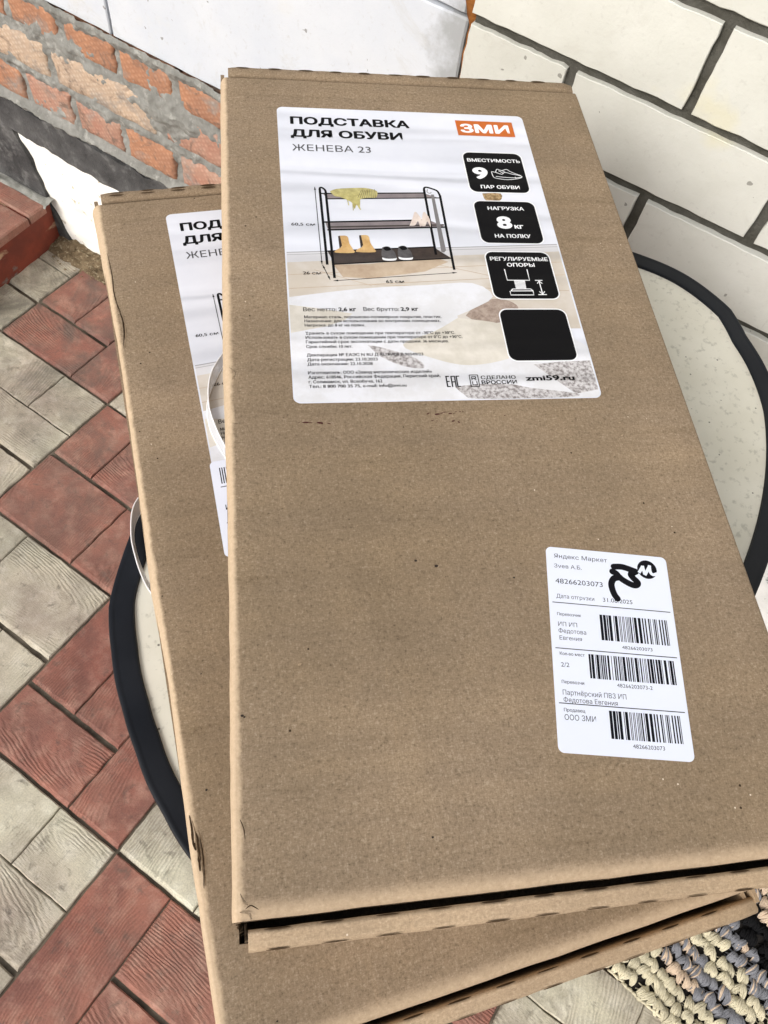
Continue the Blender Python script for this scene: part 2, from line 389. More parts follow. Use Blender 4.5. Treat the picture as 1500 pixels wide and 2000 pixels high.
PAT = {
 'A': [(0, .64, 0, .33, 'p', (E_, D_, E_, F_)), (0, .64, .33, .65, 'p', (E_, D_, F_, F_)), (.64, 1, 0, .65, 'q', (D_, E_, E_, F_)),
       (0, .36, .65, 1, 'q', (E_, F_, F_, E_)), (.36, 1, .65, 1, 'p', (F_, E_, F_, E_))],
 'B': [(0, 1, 0, .37, 'p', (E_, E_, E_, F_)), (0, .42, .37, 1, 'q', (E_, D_, F_, E_)), (.42, .78, .37, 1, 'q', (D_, F_, F_, E_)), (.78, 1, .37, 1, 'q', (F_, E_, F_, E_))],
 'C': [(0, .34, 0, .62, 'p', (E_, F_, E_, F_)), (0, .34, .62, 1, 'q', (E_, F_, F_, E_)), (.34, .66, 0, 1, 'q', (F_, D_, E_, E_)), (.66, 1, 0, .5, 'p', (D_, E_, E_, F_)), (.66, 1, .5, 1, 'p', (D_, E_, F_, E_))],
 'D': [(0, .5, 0, .33, 'p', (E_, D_, E_, F_)), (0, .5, .33, 1, 'q', (E_, D_, F_, E_)), (.5, 1, 0, .66, 'p', (D_, E_, E_, F_)), (.5, 1, .66, 1, 'p', (D_, E_, F_, E_))],
}
FIX = {(0, 0): 'A', (-1, -1): 'B', (0, -1): 'C', (1, 1): 'D', (2, 2): 'A', (1, 0): 'D', (2, 1): 'C', (-1, 0): 'C', (3, 2): 'C', (-3, 0): 'C'}
for i in range(-8, 9):
    for j in range(-5, 3):
        pt = FIX.get((i, j)) or random.choice('ABCD')
        for p0, p1, q0, q1, al, gl in PAT[pt]:
            plank(i, j, p0, p1, q0, q1, (i + j) % 2, al, gl)
po = pv.build('pavement', [M['tile_red'], M['tile_tan']], fixn=True)
bm = bmesh.new(); bm.from_mesh(po.data)
bmesh.ops.bisect_plane(bm, geom=bm.verts[:] + bm.edges[:] + bm.faces[:], plane_co=(0, .853, 0), plane_no=(0, 1, 0), clear_outer=True)
bm.to_mesh(po.data); bm.free()
tag(po, kind='structure')

# soil strip at the foot of the wall
so = MB()
NX, NY = 420, 14
def soil(i, j):
    x = -1.9 + 4.2 * i / (NX - 1); y = .832 + .075 * j / (NY - 1)
    e = min(1, j / 4) * (1 if j > 0 else 0)
    z = -.008 + e * (.014 + .009 * nz(x, y, 0, 40) + .006 * nz(x, y, 5, 110)) + .012 * (j / NY)
    return (x, y + .006 * nz(x, 0, 2, 30), z if j else -.014)
so.grid(NX, NY, soil)
for k in range(420):
    x = random.uniform(-1.9, 1.2); y = random.uniform(.82, .885); r = random.uniform(.0015, .005)
    zc = .004 + random.uniform(0, .012) * (1 if y > .845 else 0)
    b = len(so.v)
    for d in ((1, 0, 0), (0, 1, 0), (-1, 0, 0), (0, -1, 0), (0, 0, 1), (0, 0, -1)):
        so.vert((x + d[0] * r * random.uniform(.5, 1.4), y + d[1] * r * random.uniform(.5, 1.4), zc + d[2] * r * .6))
    for a, c in ((0, 1), (1, 2), (2, 3), (3, 0)): so.face((b + a, b + c, b + 4)); so.face((b + c, b + a, b + 5))
tag(so.build('soil', M['soil']), kind='stuff')

# ------------------------------------------------------------------ house wall on the left: blocks over brick band over bitumen and a white plinth
YL, YR = .893, .85
hw = thing('house_wall', 'house wall of smooth white blocks over a rough red and cream brick band and black bitumen plinth', 'wall', (-1.5, .95, 0))
def P(mb, name, mat, root, **k):
    o = mb.build(name, mat, root, **k); o.matrix_parent_inverse = Matrix.Identity(4)
    # geometry is written in world coordinates: move it into the root's frame
    o.data.transform(Matrix.Rotation(-root.rotation_euler.z, 4, 'Z') @ Matrix.Translation(-Vector(root.location))); return o
def slab(mb, x0, x1, z0, z1, y, depth, m=0, nx=14, nz_=6, r=.003, jit=.0009, ripple=.0004):
    jit *= 1.7; ripple *= 1.8
    xs = [x0, x0 + r] + [lerp(x0 + r, x1 - r, k / nx) for k in range(1, nx)] + [x1 - r, x1]
    zs = [z0, z0 + r] + [lerp(z0 + r, z1 - r, k / nz_) for k in range(1, nz_)] + [z1 - r, z1]
    A, B = len(xs), len(zs)
    def fn(i, j):
        x, z = xs[i], zs[j]
        ed = i in (0, A - 1) or j in (0, B - 1)
        jx = jit * nz(x, z, 1, 60) + jit * .7 * nz(x, z, 4, 210)
        jz = jit * nz(x, z, 7, 60) + jit * .7 * nz(x, z, 11, 210)
        return (x + jx, y + (r if ed else 0) + ripple * nz(x, z, 3, 25), z + jz)
    b = mb.grid(A, B, fn, m)
    edge = [b + i for i in range(A)] + [b + j * A + A - 1 for j in range(1, B)] + [b + (B - 1) * A + i for i in range(A - 2, -1, -1)] + [b + j * A for j in range(B - 2, 0, -1)]
    bk = [mb.vert((mb.v[k][0], y + depth, mb.v[k][2])) for k in edge]
    n = len(edge)
    for k in range(n): mb.face((edge[k], edge[(k + 1) % n], bk[(k + 1) % n], bk[k]), m)
JX = -.952
BLK_Z = [(.573, .829), (.834, 1.09), (1.095, 1.35), (1.355, 1.61), (1.615, 1.87), (1.875, 2.13)]
wb = MB()
for r_, (z0, z1) in enumerate(BLK_Z):
    cuts = [-3.5, JX - 1.22, JX - .61, JX, -.354] if r_ % 2 == 0 else [-3.5, JX - 1.5, JX - .9, JX - .3, JX + .31, -.358]
    for a, c in zip(cuts, cuts[1:]): slab(wb, a + .0025, c - .0025, z0, z1, YL, .05, 0, 24, 10, .002, .0008, .0006)
P(wb, 'white_block', M['block'], hw, smooth=True, angle=18)
# brick band
rb = MB()
rows = [((.507, .563), 0, [-1.6, -1.43, -1.308, -1.19, -1.068, -.95, -.83, -.705, -.585, -.465, -.36]),
        ((.43, .492), 1, [-1.63, -1.372, -1.112, -.877, -.617, -.36]),
        ((.352, .412), 2, [-1.45, -1.315, -1.198, -1.082, -.965, -.845, -.725, -.605, -.485, -.36])]
for (z0, z1), mi, xs in rows:
    for n_, (a, c) in enumerate(zip(xs, xs[1:])):
        m_ = mi
        if mi == 1 and c > -.7: m_ = 2
        if mi == 0 and a > -.75: m_ = 2
        if mi == 2 and (n_ % 3 == 1 or a > -.75): m_ = 0
        slab(rb, a + .007, c - .007, z0 + random.uniform(-.002, .002), z1 + random.uniform(-.002, .002), YL - .004 + random.uniform(-.002, .002), .04, m_, 10, 5, .004, .0022, .0014)
P(rb, 'brick_band', [M['br_orange'], M['br_cream'], M['br_pink']], hw, smooth=True, angle=60)
mo = MB()
MX, MZ = 480, 92
def mort(i, j):
    x = -1.66 + 1.315 * i / (MX - 1); z = .330 + .246 * j / (MZ - 1)
    d = .0005 + .0055 * nz(x, z, 0, 11) + .004 * nz(x, z, 5, 38) + .0032 * nz(x, z, 9, 95) + .0018 * nz(x, z, 2, 170)
    # thick smear between first and second course, ledge under the blocks, drip edge over the plinth
    d += .011 * max(0, 1 - abs(x + .86) / .17) * max(0, 1 - abs(z - .478 - .06 * (x + .86)) / .038)
    d += .011 * max(0, 1 - abs(z - .568) / .017) * (.75 + .5 * nz(x, 0, 1, 9))
    d += .010 * max(0, 1 - abs(z - .338) / .012)
    d += .004 * max(0, 1 - abs(z - .421) / .014)
    d -= .004 * sum(max(0, 1 - abs(z - zc) / .022) for zc in (.537, .462, .383))
    return (x, YL - .001 - d, z)
mo.grid(MX, MZ, mort)
mo.box(-3.5, -1.66, YL - .002, YL + .06, .33, .575)
mo.box(-3.5, -.352, YL + .012, YL + .06, .575, 2.2)
P(mo, 'mortar', M['mortar'], hw, smooth=True, angle=70)
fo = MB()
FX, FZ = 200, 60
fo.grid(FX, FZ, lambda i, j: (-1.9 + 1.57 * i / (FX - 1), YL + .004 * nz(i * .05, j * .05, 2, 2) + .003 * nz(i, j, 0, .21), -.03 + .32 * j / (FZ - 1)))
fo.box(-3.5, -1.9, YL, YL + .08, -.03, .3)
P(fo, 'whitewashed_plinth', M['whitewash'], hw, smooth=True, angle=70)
def jag(pts, step=.012, amp=.004, f=35):
    out = []
    for (x0, z0), (x1, z1) in zip(pts, pts[1:] + pts[:1]):
        n = max(1, int(math.hypot(x1 - x0, z1 - z0) / step))
        for k in range(n):
            t = k / n; x, z = lerp(x0, x1, t), lerp(z0, z1, t)
            out.append((x + amp * nz(x, z, 1, f), z + amp * nz(x, z, 8, f)))
    return out
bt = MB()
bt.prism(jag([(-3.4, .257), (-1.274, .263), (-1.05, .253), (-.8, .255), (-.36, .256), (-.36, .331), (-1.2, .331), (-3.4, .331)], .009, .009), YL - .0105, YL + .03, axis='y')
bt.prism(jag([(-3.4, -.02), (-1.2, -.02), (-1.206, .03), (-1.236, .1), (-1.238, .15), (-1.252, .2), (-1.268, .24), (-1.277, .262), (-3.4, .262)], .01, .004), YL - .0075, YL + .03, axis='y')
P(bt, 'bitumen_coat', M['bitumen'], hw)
# rusty foam seam between the two walls
fm = MB()
n_ = 90
def foam(i, j):
    z = .3 + 1.0 * j / (n_ - 1); t = math.pi * i / 8
    w = .0055 + .0025 * nz(0, z, 2, 24) + .012 * max(0, 1 - max(0, .862 - z) / .03) + .004 * nz(0, z, 6, 60)
    w = max(.003, w)
    return (-.346 - .004 * nz(z, 0, 0, 14) - w * math.cos(t), YL - .005 - w * .9 * math.sin(t) + .002 * nz(t, z, 3, 40), z)
fm.grid(9, n_, foam)
P(fm, 'foam_seam', M['foam'], hw, smooth=True)

# ------------------------------------------------------------------ silicate brick wall on the right
bw = thing('brick_wall', 'cream white silicate brick wall with dark recessed mortar joints behind the table', 'wall', (1.0, .95, 0))
sb = MB()
heads_a, heads_b = -.0744, -.209
k0 = 0.85644
for r_ in range(-5, 13):
    zb = k0 + r_ * .1003 + .006; zt_ = zb + .0883
    ph = heads_a if r_ % 2 == 0 else (heads_b + .002)
    xs = [-.336]; x = ph
    while x < -.30: x += .262
    xs_ = []
    while x < 2.6: xs_.append(x); x += .262
    edges = [-.336 - .006] + xs_ + [2.6]
    for a, c in zip(edges, edges[1:]):
        w = random.uniform(-.0012, .0012)
        slab(sb, a + .006, c - .006 + w, zb + random.uniform(-.0008, .0008), zt_ + random.uniform(-.0008, .0008), YR + random.uniform(-.0012, .0012), .06, 0, 18, 8, .0009, .0008, .0007)
P(sb, 'silicate_brick', M['silicate'], bw, smooth=True, angle=18)
sm = MB()
sm.grid(360, 120, lambda i, j: (-.334 + 2.93 * i / 359, YR + .0075 + .0014 * nz(i * .35, j * .35, 0, 1) + .0012 * nz(i, j, 4, .31), .35 + 1.8 * j / 119))
sm.box(-.334, 2.6, YR + .03, YR + .12, .3, 2.16)
P(sm, 'mortar', M['mortar_dark'], bw, smooth=True, angle=70)
sf = MB()
sf.grid(240, 40, lambda i, j: (-.336 + 2.93 * i / 239, YR - .004 + .003 * nz(i, j, 0, .2) + .002 * nz(i, j, 4, .5), -.03 + .385 * j / 39))
sf.box(-.336, 2.6, YR + .01, YR + .1, -.03, .35)
P(sf, 'spattered_plinth', M['whitewash_spot'], bw, smooth=True, angle=70)

# ------------------------------------------------------------------ red step in the corner
st = thing('porch_step', 'low red tiled step with a flaking painted edge against the black plinth', 'step', (-1.5, .6, 0))
tr = MB(); tr.useuv = True
def treadpiece(x0, x1, y0, y1, z):
    b = len(tr.v)
    for ins, dz in ((0, -.02), (0, -.003), (.003, 0)):
        for x, y in ((x0 + ins, y0 + ins), (x1 - ins, y0 + ins), (x1 - ins, y1 - ins), (x0 + ins, y1 - ins)): tr.vert((x, y, z + dz), (x * .2 + 3, y + 2))
    for k in range(2):
        for i in range(4): tr.face((b + k * 4 + i, b + k * 4 + (i + 1) % 4, b + k * 4 + 4 + (i + 1) % 4, b + k * 4 + 4 + i))
    tr.face([b + 8 + i for i in range(4)])
SZ = .112
for y0, y1 in ((.33, .575), (.58, .817), (.822, .868)):
    treadpiece(-1.9, -1.5, y0, y1, SZ); treadpiece(-1.497, -1.226, y0, y1, SZ)
P(tr, 'tread', M['tile_red'], st)
ri = MB()
ri.grid(60, 16, lambda i, j: (-1.232 + .002 * nz(i, j, 0, .4), .3 + .585 * i / 59, -.02 + (SZ + .012) * j / 15))
ri.box(-1.9, -1.236, .3, .885, -.02, SZ - .006)
k = NT('flaking_red_riser', .7, .3)
c = k.mix(k.mask(k.noise(14, 5, .6), .4, .6), (.27, .06, .035, 1), (.18, .045, .03, 1))
c = k.mix(k.mask(k.noise(17, 5, .6, k.coords(scale=(1, .5, 1.4))), .55, .62), c, (.55, .38, .24, 1))
c = k.mix(k.mask(k.noise(20, 5, .6, k.coords(scale=(1, .6, 1), rot=(1, 0, 0))), .6, .66), c, (.2, .2, .18, 1))
P(ri, 'riser', k.out(c, k.bump(k.noise(60, 5, .6), .5, .003)), st, smooth=True, angle=60)
gr = MB()
gr.grid(60, 6, lambda i, j: (-1.9 + .68 * i / 59, .862 + .03 * j / 5, SZ - .004 + .006 * (j > 0) + .006 * nz(i * .3, j * .5, 0, 1)))
P(gr, 'grout', M['moss_dirt'], st, smooth=True)

# ------------------------------------------------------------------ oval table
TZ = .7923
tc = Vector((-.0425, .363)); tax = Vector((.15, .989)).normalized(); tbx = Vector((tax.y, -tax.x))
tb = thing('garden_table', 'oval garden table with a cream speckled top and a dark plastic rim', 'table', (tc.x, tc.y, 0), math.atan2(tax.y, tax.x))
def ell(t, a, b, z): return (a * math.cos(t), b * math.sin(t), z)
# table is written in its own frame: x along the long axis
tp = MB(); NA = 240
tp.grid(NA, 2, lambda i, j: ell(2 * math.pi * i / NA, .346, .2255, TZ - .0038 - .014 * (1 - j)), closeu=True)
tp.face([NA + i for i in range(NA)]); tp.face([i for i in range(NA)][::-1])
tp.build('table_top', M['top'], tb)
prof = [(-.0185, -.020), (-.0185, -.0028), (-.0178, -.0008), (-.0155, 0), (-.0055, -.0012), (-.0038, -.0008), (-.0022, -.0004), (-.0007, -.001), (0, -.003), (0, -.0075), (0, -.024), (-.004, -.03), (-.018, -.03)]
RIM = [(0, 1.0), (10, .99), (14, .989), (40, .998), (70, 1.01), (125, 1.003), (135, 1.004), (142, 1.007), (150, .99), (160, .979), (167, .98), (178, .998), (188, 1.03), (200, 1.025), (215, 1.0), (250, 1.0), (280, .99), (290, .995), (318, 1.012), (330, 1.003), (337, .996), (345, 1.012), (352, 1.005), (360, 1.0)]
rm = MB()
def rimf(i, j):
    dr, dz = prof[j % len(prof)]; t = 2 * math.pi * i / NA
    q_ = interp(RIM, math.degrees(t) % 360)
    a, b = .3537 * q_ + dr, .2325 * q_ + dr
    return ell(t, a, b, TZ - .0004 + dz)
rm.grid(NA, len(prof) + 1, rimf, closeu=True)
rm.build('rim', M['rim'], tb, smooth=True, angle=40)
ap = MB()
ap.grid(NA, 2, lambda i, j: ell(2 * math.pi * i / NA, .27, .155, TZ - .03 - .045 * j), closeu=True); ap.build('apron', M['rim'], tb)
for sx in (-1, 1):
    for sy in (-1, 1):
        l = MB(); l.tube([(sx * .2, sy * .11, TZ - .03), (sx * .235, sy * .14, .38), (sx * .26, sy * .165, .006)], [.017, .015, .013], 14)
        lo = l.build('leg', M['rim'], tb, smooth=True, angle=60)
        fcap = MB(); fcap.tube([(sx * .2592, sy * .1645, .02), (sx * .26, sy * .165, 0)], .0155, 14); fcap.build('foot', M['rim'], lo, smooth=True, angle=60)
ring = MB(); pr = [(x * .245, y * .15, .3) for x, y in ((-1, -1), (1, -1), (1, 1), (-1, 1), (-1, -1))]
ring.tube(pr, .008, 8); ring.build('brace', M['rim'], tb, smooth=True)

# ------------------------------------------------------------------ text as printed flat shapes
_cap = {}
def inside(p, poly):
    r = False; n = len(poly)
    for k in range(n):
        (x0, y0), (x1, y1) = poly[k], poly[k - 1]
        if (y0 > p[1]) != (y1 > p[1]) and p[0] < (x1 - x0) * (p[1] - y0) / (y1 - y0) + x0: r = not r
    return r
def text_geo(body, bold=0):
    """every outer contour filled on its own (with its holes), so glyphs built from overlapping strokes stay clean"""
    if body in _txt: return _txt[body]
    c = bpy.data.curves.new('t', 'FONT'); c.body = body; c.size = 1
    o = bpy.data.objects.new('t', c); COL.objects.link(o)
    dg = bpy.context.evaluated_depsgraph_get(); dg.update()
    oe = o.evaluated_get(dg); cu = oe.to_curve(dg)
    cont = []
    for sp in cu.splines:
        bp = sp.bezier_points; pts = []
        for k in range(len(bp)):
            p, q = bp[k], bp[(k + 1) % len(bp)]
            st = (p.handle_right - p.co).cross(q.co - p.co).length < 1e-5 and (q.handle_left - q.co).cross(q.co - p.co).length < 1e-5
            seg = [p.co] if st else geometry.interpolate_bezier(p.co, p.handle_right, q.handle_left, q.co, 5)[:-1]
            pts += [(v[0], v[1]) for v in seg]
        cl = [p for k, p in enumerate(pts) if math.hypot(p[0] - pts[k - 1][0], p[1] - pts[k - 1][1]) > 1e-5]
        if len(cl) < 3: continue
        cont.append((sum(u[0] * v[1] - v[0] * u[1] for u, v in zip(cl, cl[1:] + cl[:1])) / 2, cl))
    oe.to_curve_clear(); bpy.data.objects.remove(o); bpy.data.curves.remove(c)
    within = lambda cl, big: sum(inside(p, big) for p in cl) > .9 * len(cl)
    outs, holes_ = [], []
    for a, cl in cont:
        hosts = [t for t in cont if t[0] * a < 0 and abs(t[0]) > abs(a) and within(cl, t[1])]
        (holes_ if hosts else outs).append([a, cl, []])
    for a, cl, _ in holes_:
        box = [t for t in outs if t[0] * a < 0 and within(cl, t[1])]
        if box: min(box, key=lambda t: abs(t[0]))[2].append(cl)
    vs, fs, ly = [], [], []
    for n, (a, cl, holes) in enumerate(outs):
        loops = [[Vector((x, y, 0)) for x, y in L] for L in [cl] + holes]
        b0 = len(vs); flat_ = [v for L in loops for v in L]
        vs += [(v.x, v.y) for v in flat_]; ly += [n % 4] * len(flat_)
        for t in geometry.tessellate_polygon(loops):
            p, q, r = (flat_[k] for k in t)
            t = tuple(b0 + k for k in t)
            fs.append(t if (q - p).cross(r - p).z > 0 else t[::-1])
    _txt[body] = (vs, fs, ly); return _txt[body]
_txt = {}
def capH(b):
    if b not in _cap:
        vs, _, _ = text_geo('Н', b); _cap[b] = (min(v[1] for v in vs), max(v[1] for v in vs))
    return _cap[b]
class Art:
    """flat print: label millimetres (x right, y down) -> box frame metres; every layer a hair above the last"""
    def __init__(s, conv, z0): s.conv = conv; s.z = z0; s.mb = {}
    def get(s, part):
        if part not in s.mb: s.mb[part] = (MB(), [])
        return s.mb[part]
    def mi(s, part, mat):
        _, ms = s.get(part)
        if mat not in ms: ms.append(mat)
        return ms.index(mat)
    def up(s, d=.000004): s.z += d
    def poly(s, part, mat, pts, lift=True):
        if lift: s.up()
        m, _ = s.get(part); i = s.mi(part, mat)
        a = sum(p[0] * q[1] - q[0] * p[1] for p, q in zip(pts, pts[1:] + pts[:1]))
        if a > 0: pts = pts[::-1]
        m.poly([(*s.conv(*p), s.z) for p in pts], i)
    def rrect(s, part, mat, x0, y0, x1, y1, r, n=6):
        pts = []
        for cx, cy, a0 in ((x1 - r, y0 + r, -90), (x1 - r, y1 - r, 0), (x0 + r, y1 - r, 90), (x0 + r, y0 + r, 180)):
            for k in range(n + 1): t = R(a0 + 90 * k / n); pts.append((cx + r * math.cos(t), cy + r * math.sin(t)))
        s.poly(part, mat, pts)
    def line(s, part, mat, pts, w, closed=False):
        s.up(.000001)
        m, _ = s.get(part); i = s.mi(part, mat)
        L, Rr = [], []
        n = len(pts)
        for k, p in enumerate(pts):
            a = pts[max(k - 1, 0)]; b = pts[min(k + 1, n - 1)]
            dx, dy = b[0] - a[0], b[1] - a[1]; l = math.hypot(dx, dy) or 1
            nx, ny = -dy / l * w / 2, dx / l * w / 2
            L.append((p[0] + nx, p[1] + ny)); Rr.append((p[0] - nx, p[1] - ny))
        for k in range(n - 1):
            m.poly([(*s.conv(*q), s.z) for q in (L[k], L[k + 1], Rr[k + 1], Rr[k])], i)
    def text(s, part, mat, body, x, y, w, cap, bold=0.0):
        vs, fs, ly = text_geo(body, 0); lo, hi = capH(0)
        bold = max(bold, 0)
        x0 = min(v[0] for v in vs); x1 = max(v[0] for v in vs)
        kx = w / (x1 - x0 + 2 * bold); ky = cap / (hi - lo + 2 * bold * .8)
        m, _ = s.get(part); i = s.mi(part, mat)
        if bold == 0: offs = [(0, 0)]
        elif bold < .02: offs = [(-bold, 0), (bold, 0)]
        else: offs = [(bold * math.cos(t * math.pi / 4), bold * .8 * math.sin(t * math.pi / 4)) for t in range(8)] + [(0, 0)]
        for ox, oy in offs:
            b = len(m.v); s.up(.0000004)
            for v, l_ in zip(vs, ly): m.vert((*s.conv(x + (v[0] - x0 + bold + ox) * kx, y - (v[1] - lo + bold * .8 + oy) * ky), s.z + l_ * .0000001))
            for f in fs: m.face([b + k for k in f], i)
    def bars(s, part, mat, x0, y0, x1, y1, seed, n=101):
        rnd = random.Random(seed); mod = (x1 - x0) / n; p = 0; first = True; s.up()
        m, _ = s.get(part); i = s.mi(part, mat)
        while p < n - .5:
            bw_ = rnd.choice((1, 1, 1, 2, 2, 3, 1, 4)); sp = rnd.choice((1, 1, 2, 1, 2, 3, 1))
            e = min(p + bw_, n)
            m.poly([(*s.conv(x, y), s.z) for x, y in ((x0 + p * mod, y1), (x0 + e * mod, y1), (x0 + e * mod, y0), (x0 + p * mod, y0))], i)
            p += bw_ + sp
    def build(s, parent):
        for part, (m, ms) in s.mb.items(): m.build(part.split('|')[0], ms, parent, fixn=False)
def smooth_line(pts, n=6):
    out = []
    for k in range(len(pts) - 1):
        p0 = pts[max(k - 1, 0)]; p1 = pts[k]; p2 = pts[k + 1]; p3 = pts[min(k + 2, len(pts) - 1)]
        for q in range(n):
            t = q / n
            out.append(tuple(.5 * (2 * b + (c - a) * t + (2 * a - 5 * b + 4 * c - d) * t * t + (3 * b - a - 3 * c + d) * t ** 3) for a, b, c, d in zip(p0, p1, p2, p3)))
    out.append(tuple(pts[-1])); return out
def paper(name, conv, w, h, r, z0, th, mat, parent):
    m = MB(); pts = []
    for cx, cy, a0 in ((w - r, r, -90), (w - r, h - r, 0), (r, h - r, 90), (r, r, 180)):
        for k in range(8): t = R(a0 + 90 * k / 7); pts.append(conv(cx + r * math.cos(t), cy + r * math.sin(t)))
    m.prism(pts[::-1], z0, z0 + th); return m.build(name, mat, parent)

LT = .00025
def product_label(conv, zt, box):
    lab = paper('product_label', conv, 208, 297, 5, zt, LT, M['label'], box)
    a = Art(conv, zt + LT)
    S = 'rack_picture'; I = M['ink']
    # printed photograph: wall, skirting, wood floor, blankets
    def clipr(y): return 208 - 1.2
    a.poly(S, M['p_skirt'], [(1.2, 164.2), (206.8, 152.5), (206.8, 160), (1.2, 174)])
    a.line(S, M['p_line'], [(1.2, 164.3), (206.8, 152.6)], .8); a.line(S, M['p_line'], [(1.2, 166.6), (206.8, 155)], .45)
    a.poly(S, M['p_floor'], [(1.2, 174), (206.8, 160), (206.8, 236), (1.2, 236)])
    for x0, y0, x1, y1 in ((1.2, 186, 206, 171), (1.2, 199, 206, 184), (60, 195, 206, 200), (1.2, 212, 90, 205), (100, 172, 150, 186), (20, 181, 60, 196)):
        a.line(S, M['p_floor2'], [(x0, y0), (x1, y1)], .5)
    a.poly(S, M['p_floor2'], [(34, 176), (60, 175), (108, 167), (119, 172), (100, 182), (60, 189), (40, 188)])
    a.poly(S, M['p_brown'], smooth_line([(124, 224), (132, 215), (143, 209), (156, 209), (164, 216), (158, 226), (144, 231), (132, 230), (124, 224)], 4)[:-1])
    a.poly(S, M['p_blanket'], smooth_line([(.8, 207), (50, 199), (100, 195), (134, 193), (147, 206), (128, 219), (118, 226), (150, 232), (190, 240), (207.2, 252)], 3) + [(207.2, 292), (206, 294.8), (203, 296.2), (5, 296.2), (2, 295), (.8, 292)])
    a.poly(S, M['p_beige'], smooth_line([(118, 226), (100, 238), (76, 250), (96, 262), (120, 268), (150, 262), (176, 246), (150, 232), (118, 226)], 4)[:-1])
    a.poly(S, M['p_beige'], [(1, 214), (20, 217), (44, 222), (38, 228), (26, 233), (1, 239)])
    a.poly(S, M['p_rug'], smooth_line([(52, 250), (64, 253), (84, 262), (88, 270), (74, 268), (60, 260), (52, 250)], 3)[:-1])
    a.poly(S, M['p_rug'], smooth_line([(107, 286), (124, 284), (146, 284.5), (160, 288), (190, 293), (184, 296), (122, 296.2), (112, 292), (107, 286)], 3)[:-1])
    a.poly(S, M['p_rug'], [(165, 268), (184, 266), (206.8, 265), (206.8, 290), (190, 293.5), (178, 281)])
    a.poly(S, M['p_dry'], smooth_line([(157, 97.6), (172, 97.2), (170, 105.5), (159, 105.8), (157, 97.6)], 3)[:-1])
    # shoe rack
    a.poly(S, M['p_smoke'], [(31, 102), (109.6, 99), (121.2, 104), (34.5, 107.6)])
    a.line(S, I, [(30, 102), (110, 98.7)], 1.3); a.line(S, I, [(33.8, 107.8), (122.3, 103.9)], 1.1)
    a.poly(S, M['p_smoke'], [(31, 133), (110, 128.6), (121.4, 135.6), (32.5, 141)])
    a.line(S, I, [(30, 132.8), (110, 128.6)], 1.6); a.line(S, I, [(32, 141), (122.3, 135.9)], 1.5); a.line(S, M['p_sole'], [(32.5, 138), (121, 133.6)], 1.6)
    a.poly(S, M['p_sole'], [(30.6, 162.5), (109.6, 157), (121.5, 168.2), (35, 175.4)])
    a.line(S, I, [(34, 175.6), (122, 168.4)], 1.1); a.line(S, I, [(30.5, 162.6), (110, 157)], 1.2)
    for pts in ([(29.1, 97), (29.6, 176)], [(110.5, 95), (110.6, 165)], [(122.4, 101), (122.2, 180)], [(33.5, 100.5), (33.9, 189)]): a.line(S, I, pts, 1.9)
    a.line(S, I, smooth_line([(29.1, 98), (29.4, 95.8), (31, 95.6), (33, 98), (33.6, 101)]), 1.7)
    a.line(S, I, smooth_line([(110.5, 96), (110.9, 93.2), (113, 92.2), (118, 94.2), (121, 96.4), (122.4, 101.5)]), 1.7)
    a.poly(S, M['p_mid'], [(115.3, 100.3), (117.6, 100.3), (118.8, 160.5), (117, 162.6), (115, 162)])
    a.line(S, M['p_line'], smooth_line([(113.4, 94.5), (112.6, 97.5), (114.5, 99), (116, 97.8)]), .8)
    a.poly(S, M['p_heel'], smooth_line([(94.2, 135.2), (97.5, 127), (100.3, 119.8), (103, 124), (104.2, 128.5), (102.4, 136.3), (101.4, 130), (98.6, 134.6), (94.2, 135.2)], 3)[:-1])
    a.poly(S, M['p_heel'], smooth_line([(102.8, 135), (105, 126), (107.2, 119.7), (109.8, 124), (110.8, 129), (110.3, 136.3), (108.6, 130), (106.4, 135), (102.8, 135)], 3)[:-1])
    for dx, dy in ((0, 0), (15.6, -.9)):
        a.poly(S, M['p_sole'], [(36.6 + dx, 163.2 + dy), (49.6 + dx, 163.4 + dy), (51.3 + dx, 172.8 + dy), (39.4 + dx, 174.2 + dy), (37.4 + dx, 170 + dy)])
        a.poly(S, M['p_tan'], smooth_line([(40.7 + dx, 146.8 + dy), (46.2 + dx, 147.2 + dy), (47.2 + dx, 154.5 + dy), (49.4 + dx, 160.5 + dy), (49.6 + dx, 164 + dy), (36.4 + dx, 164 + dy), (37.2 + dx, 161.2 + dy), (41.4 + dx, 157.5 + dy), (40.7 + dx, 146.8 + dy)], 3)[:-1])
        a.poly(S, M['p_sole'], [(39.4 + dx, 147.2 + dy), (40.9 + dx, 146.8 + dy), (41.6 + dx, 157 + dy), (39.6 + dx, 160 + dy)])
    for dx, dy in ((0, 0), (12.2, -.9)):
        a.poly(S, M['white_ink'], smooth_line([(70 + dx, 168.4 + dy), (75 + dx, 169.6 + dy), (80.2 + dx, 168 + dy), (79.8 + dx, 171 + dy), (74 + dx, 171.6 + dy), (70.4 + dx, 170.6 + dy), (70 + dx, 168.4 + dy)], 3)[:-1])
        a.poly(S, M['p_shoe'], smooth_line([(71 + dx, 158.4 + dy), (73.8 + dx, 157.2 + dy), (76.6 + dx, 157.8 + dy), (79.6 + dx, 162.4 + dy), (80.6 + dx, 167.4 + dy), (79.6 + dx, 169.2 + dy), (72.6 + dx, 169.4 + dy), (69.8 + dx, 166.4 + dy), (71 + dx, 158.4 + dy)], 3)[:-1])
        a.poly(S, I, smooth_line([(71.4 + dx, 158.6 + dy), (73.8 + dx, 157.4 + dy), (76.2 + dx, 158 + dy), (77.4 + dx, 160.6 + dy), (73.6 + dx, 161.6 + dy), (71.4 + dx, 158.6 + dy)], 3)[:-1])
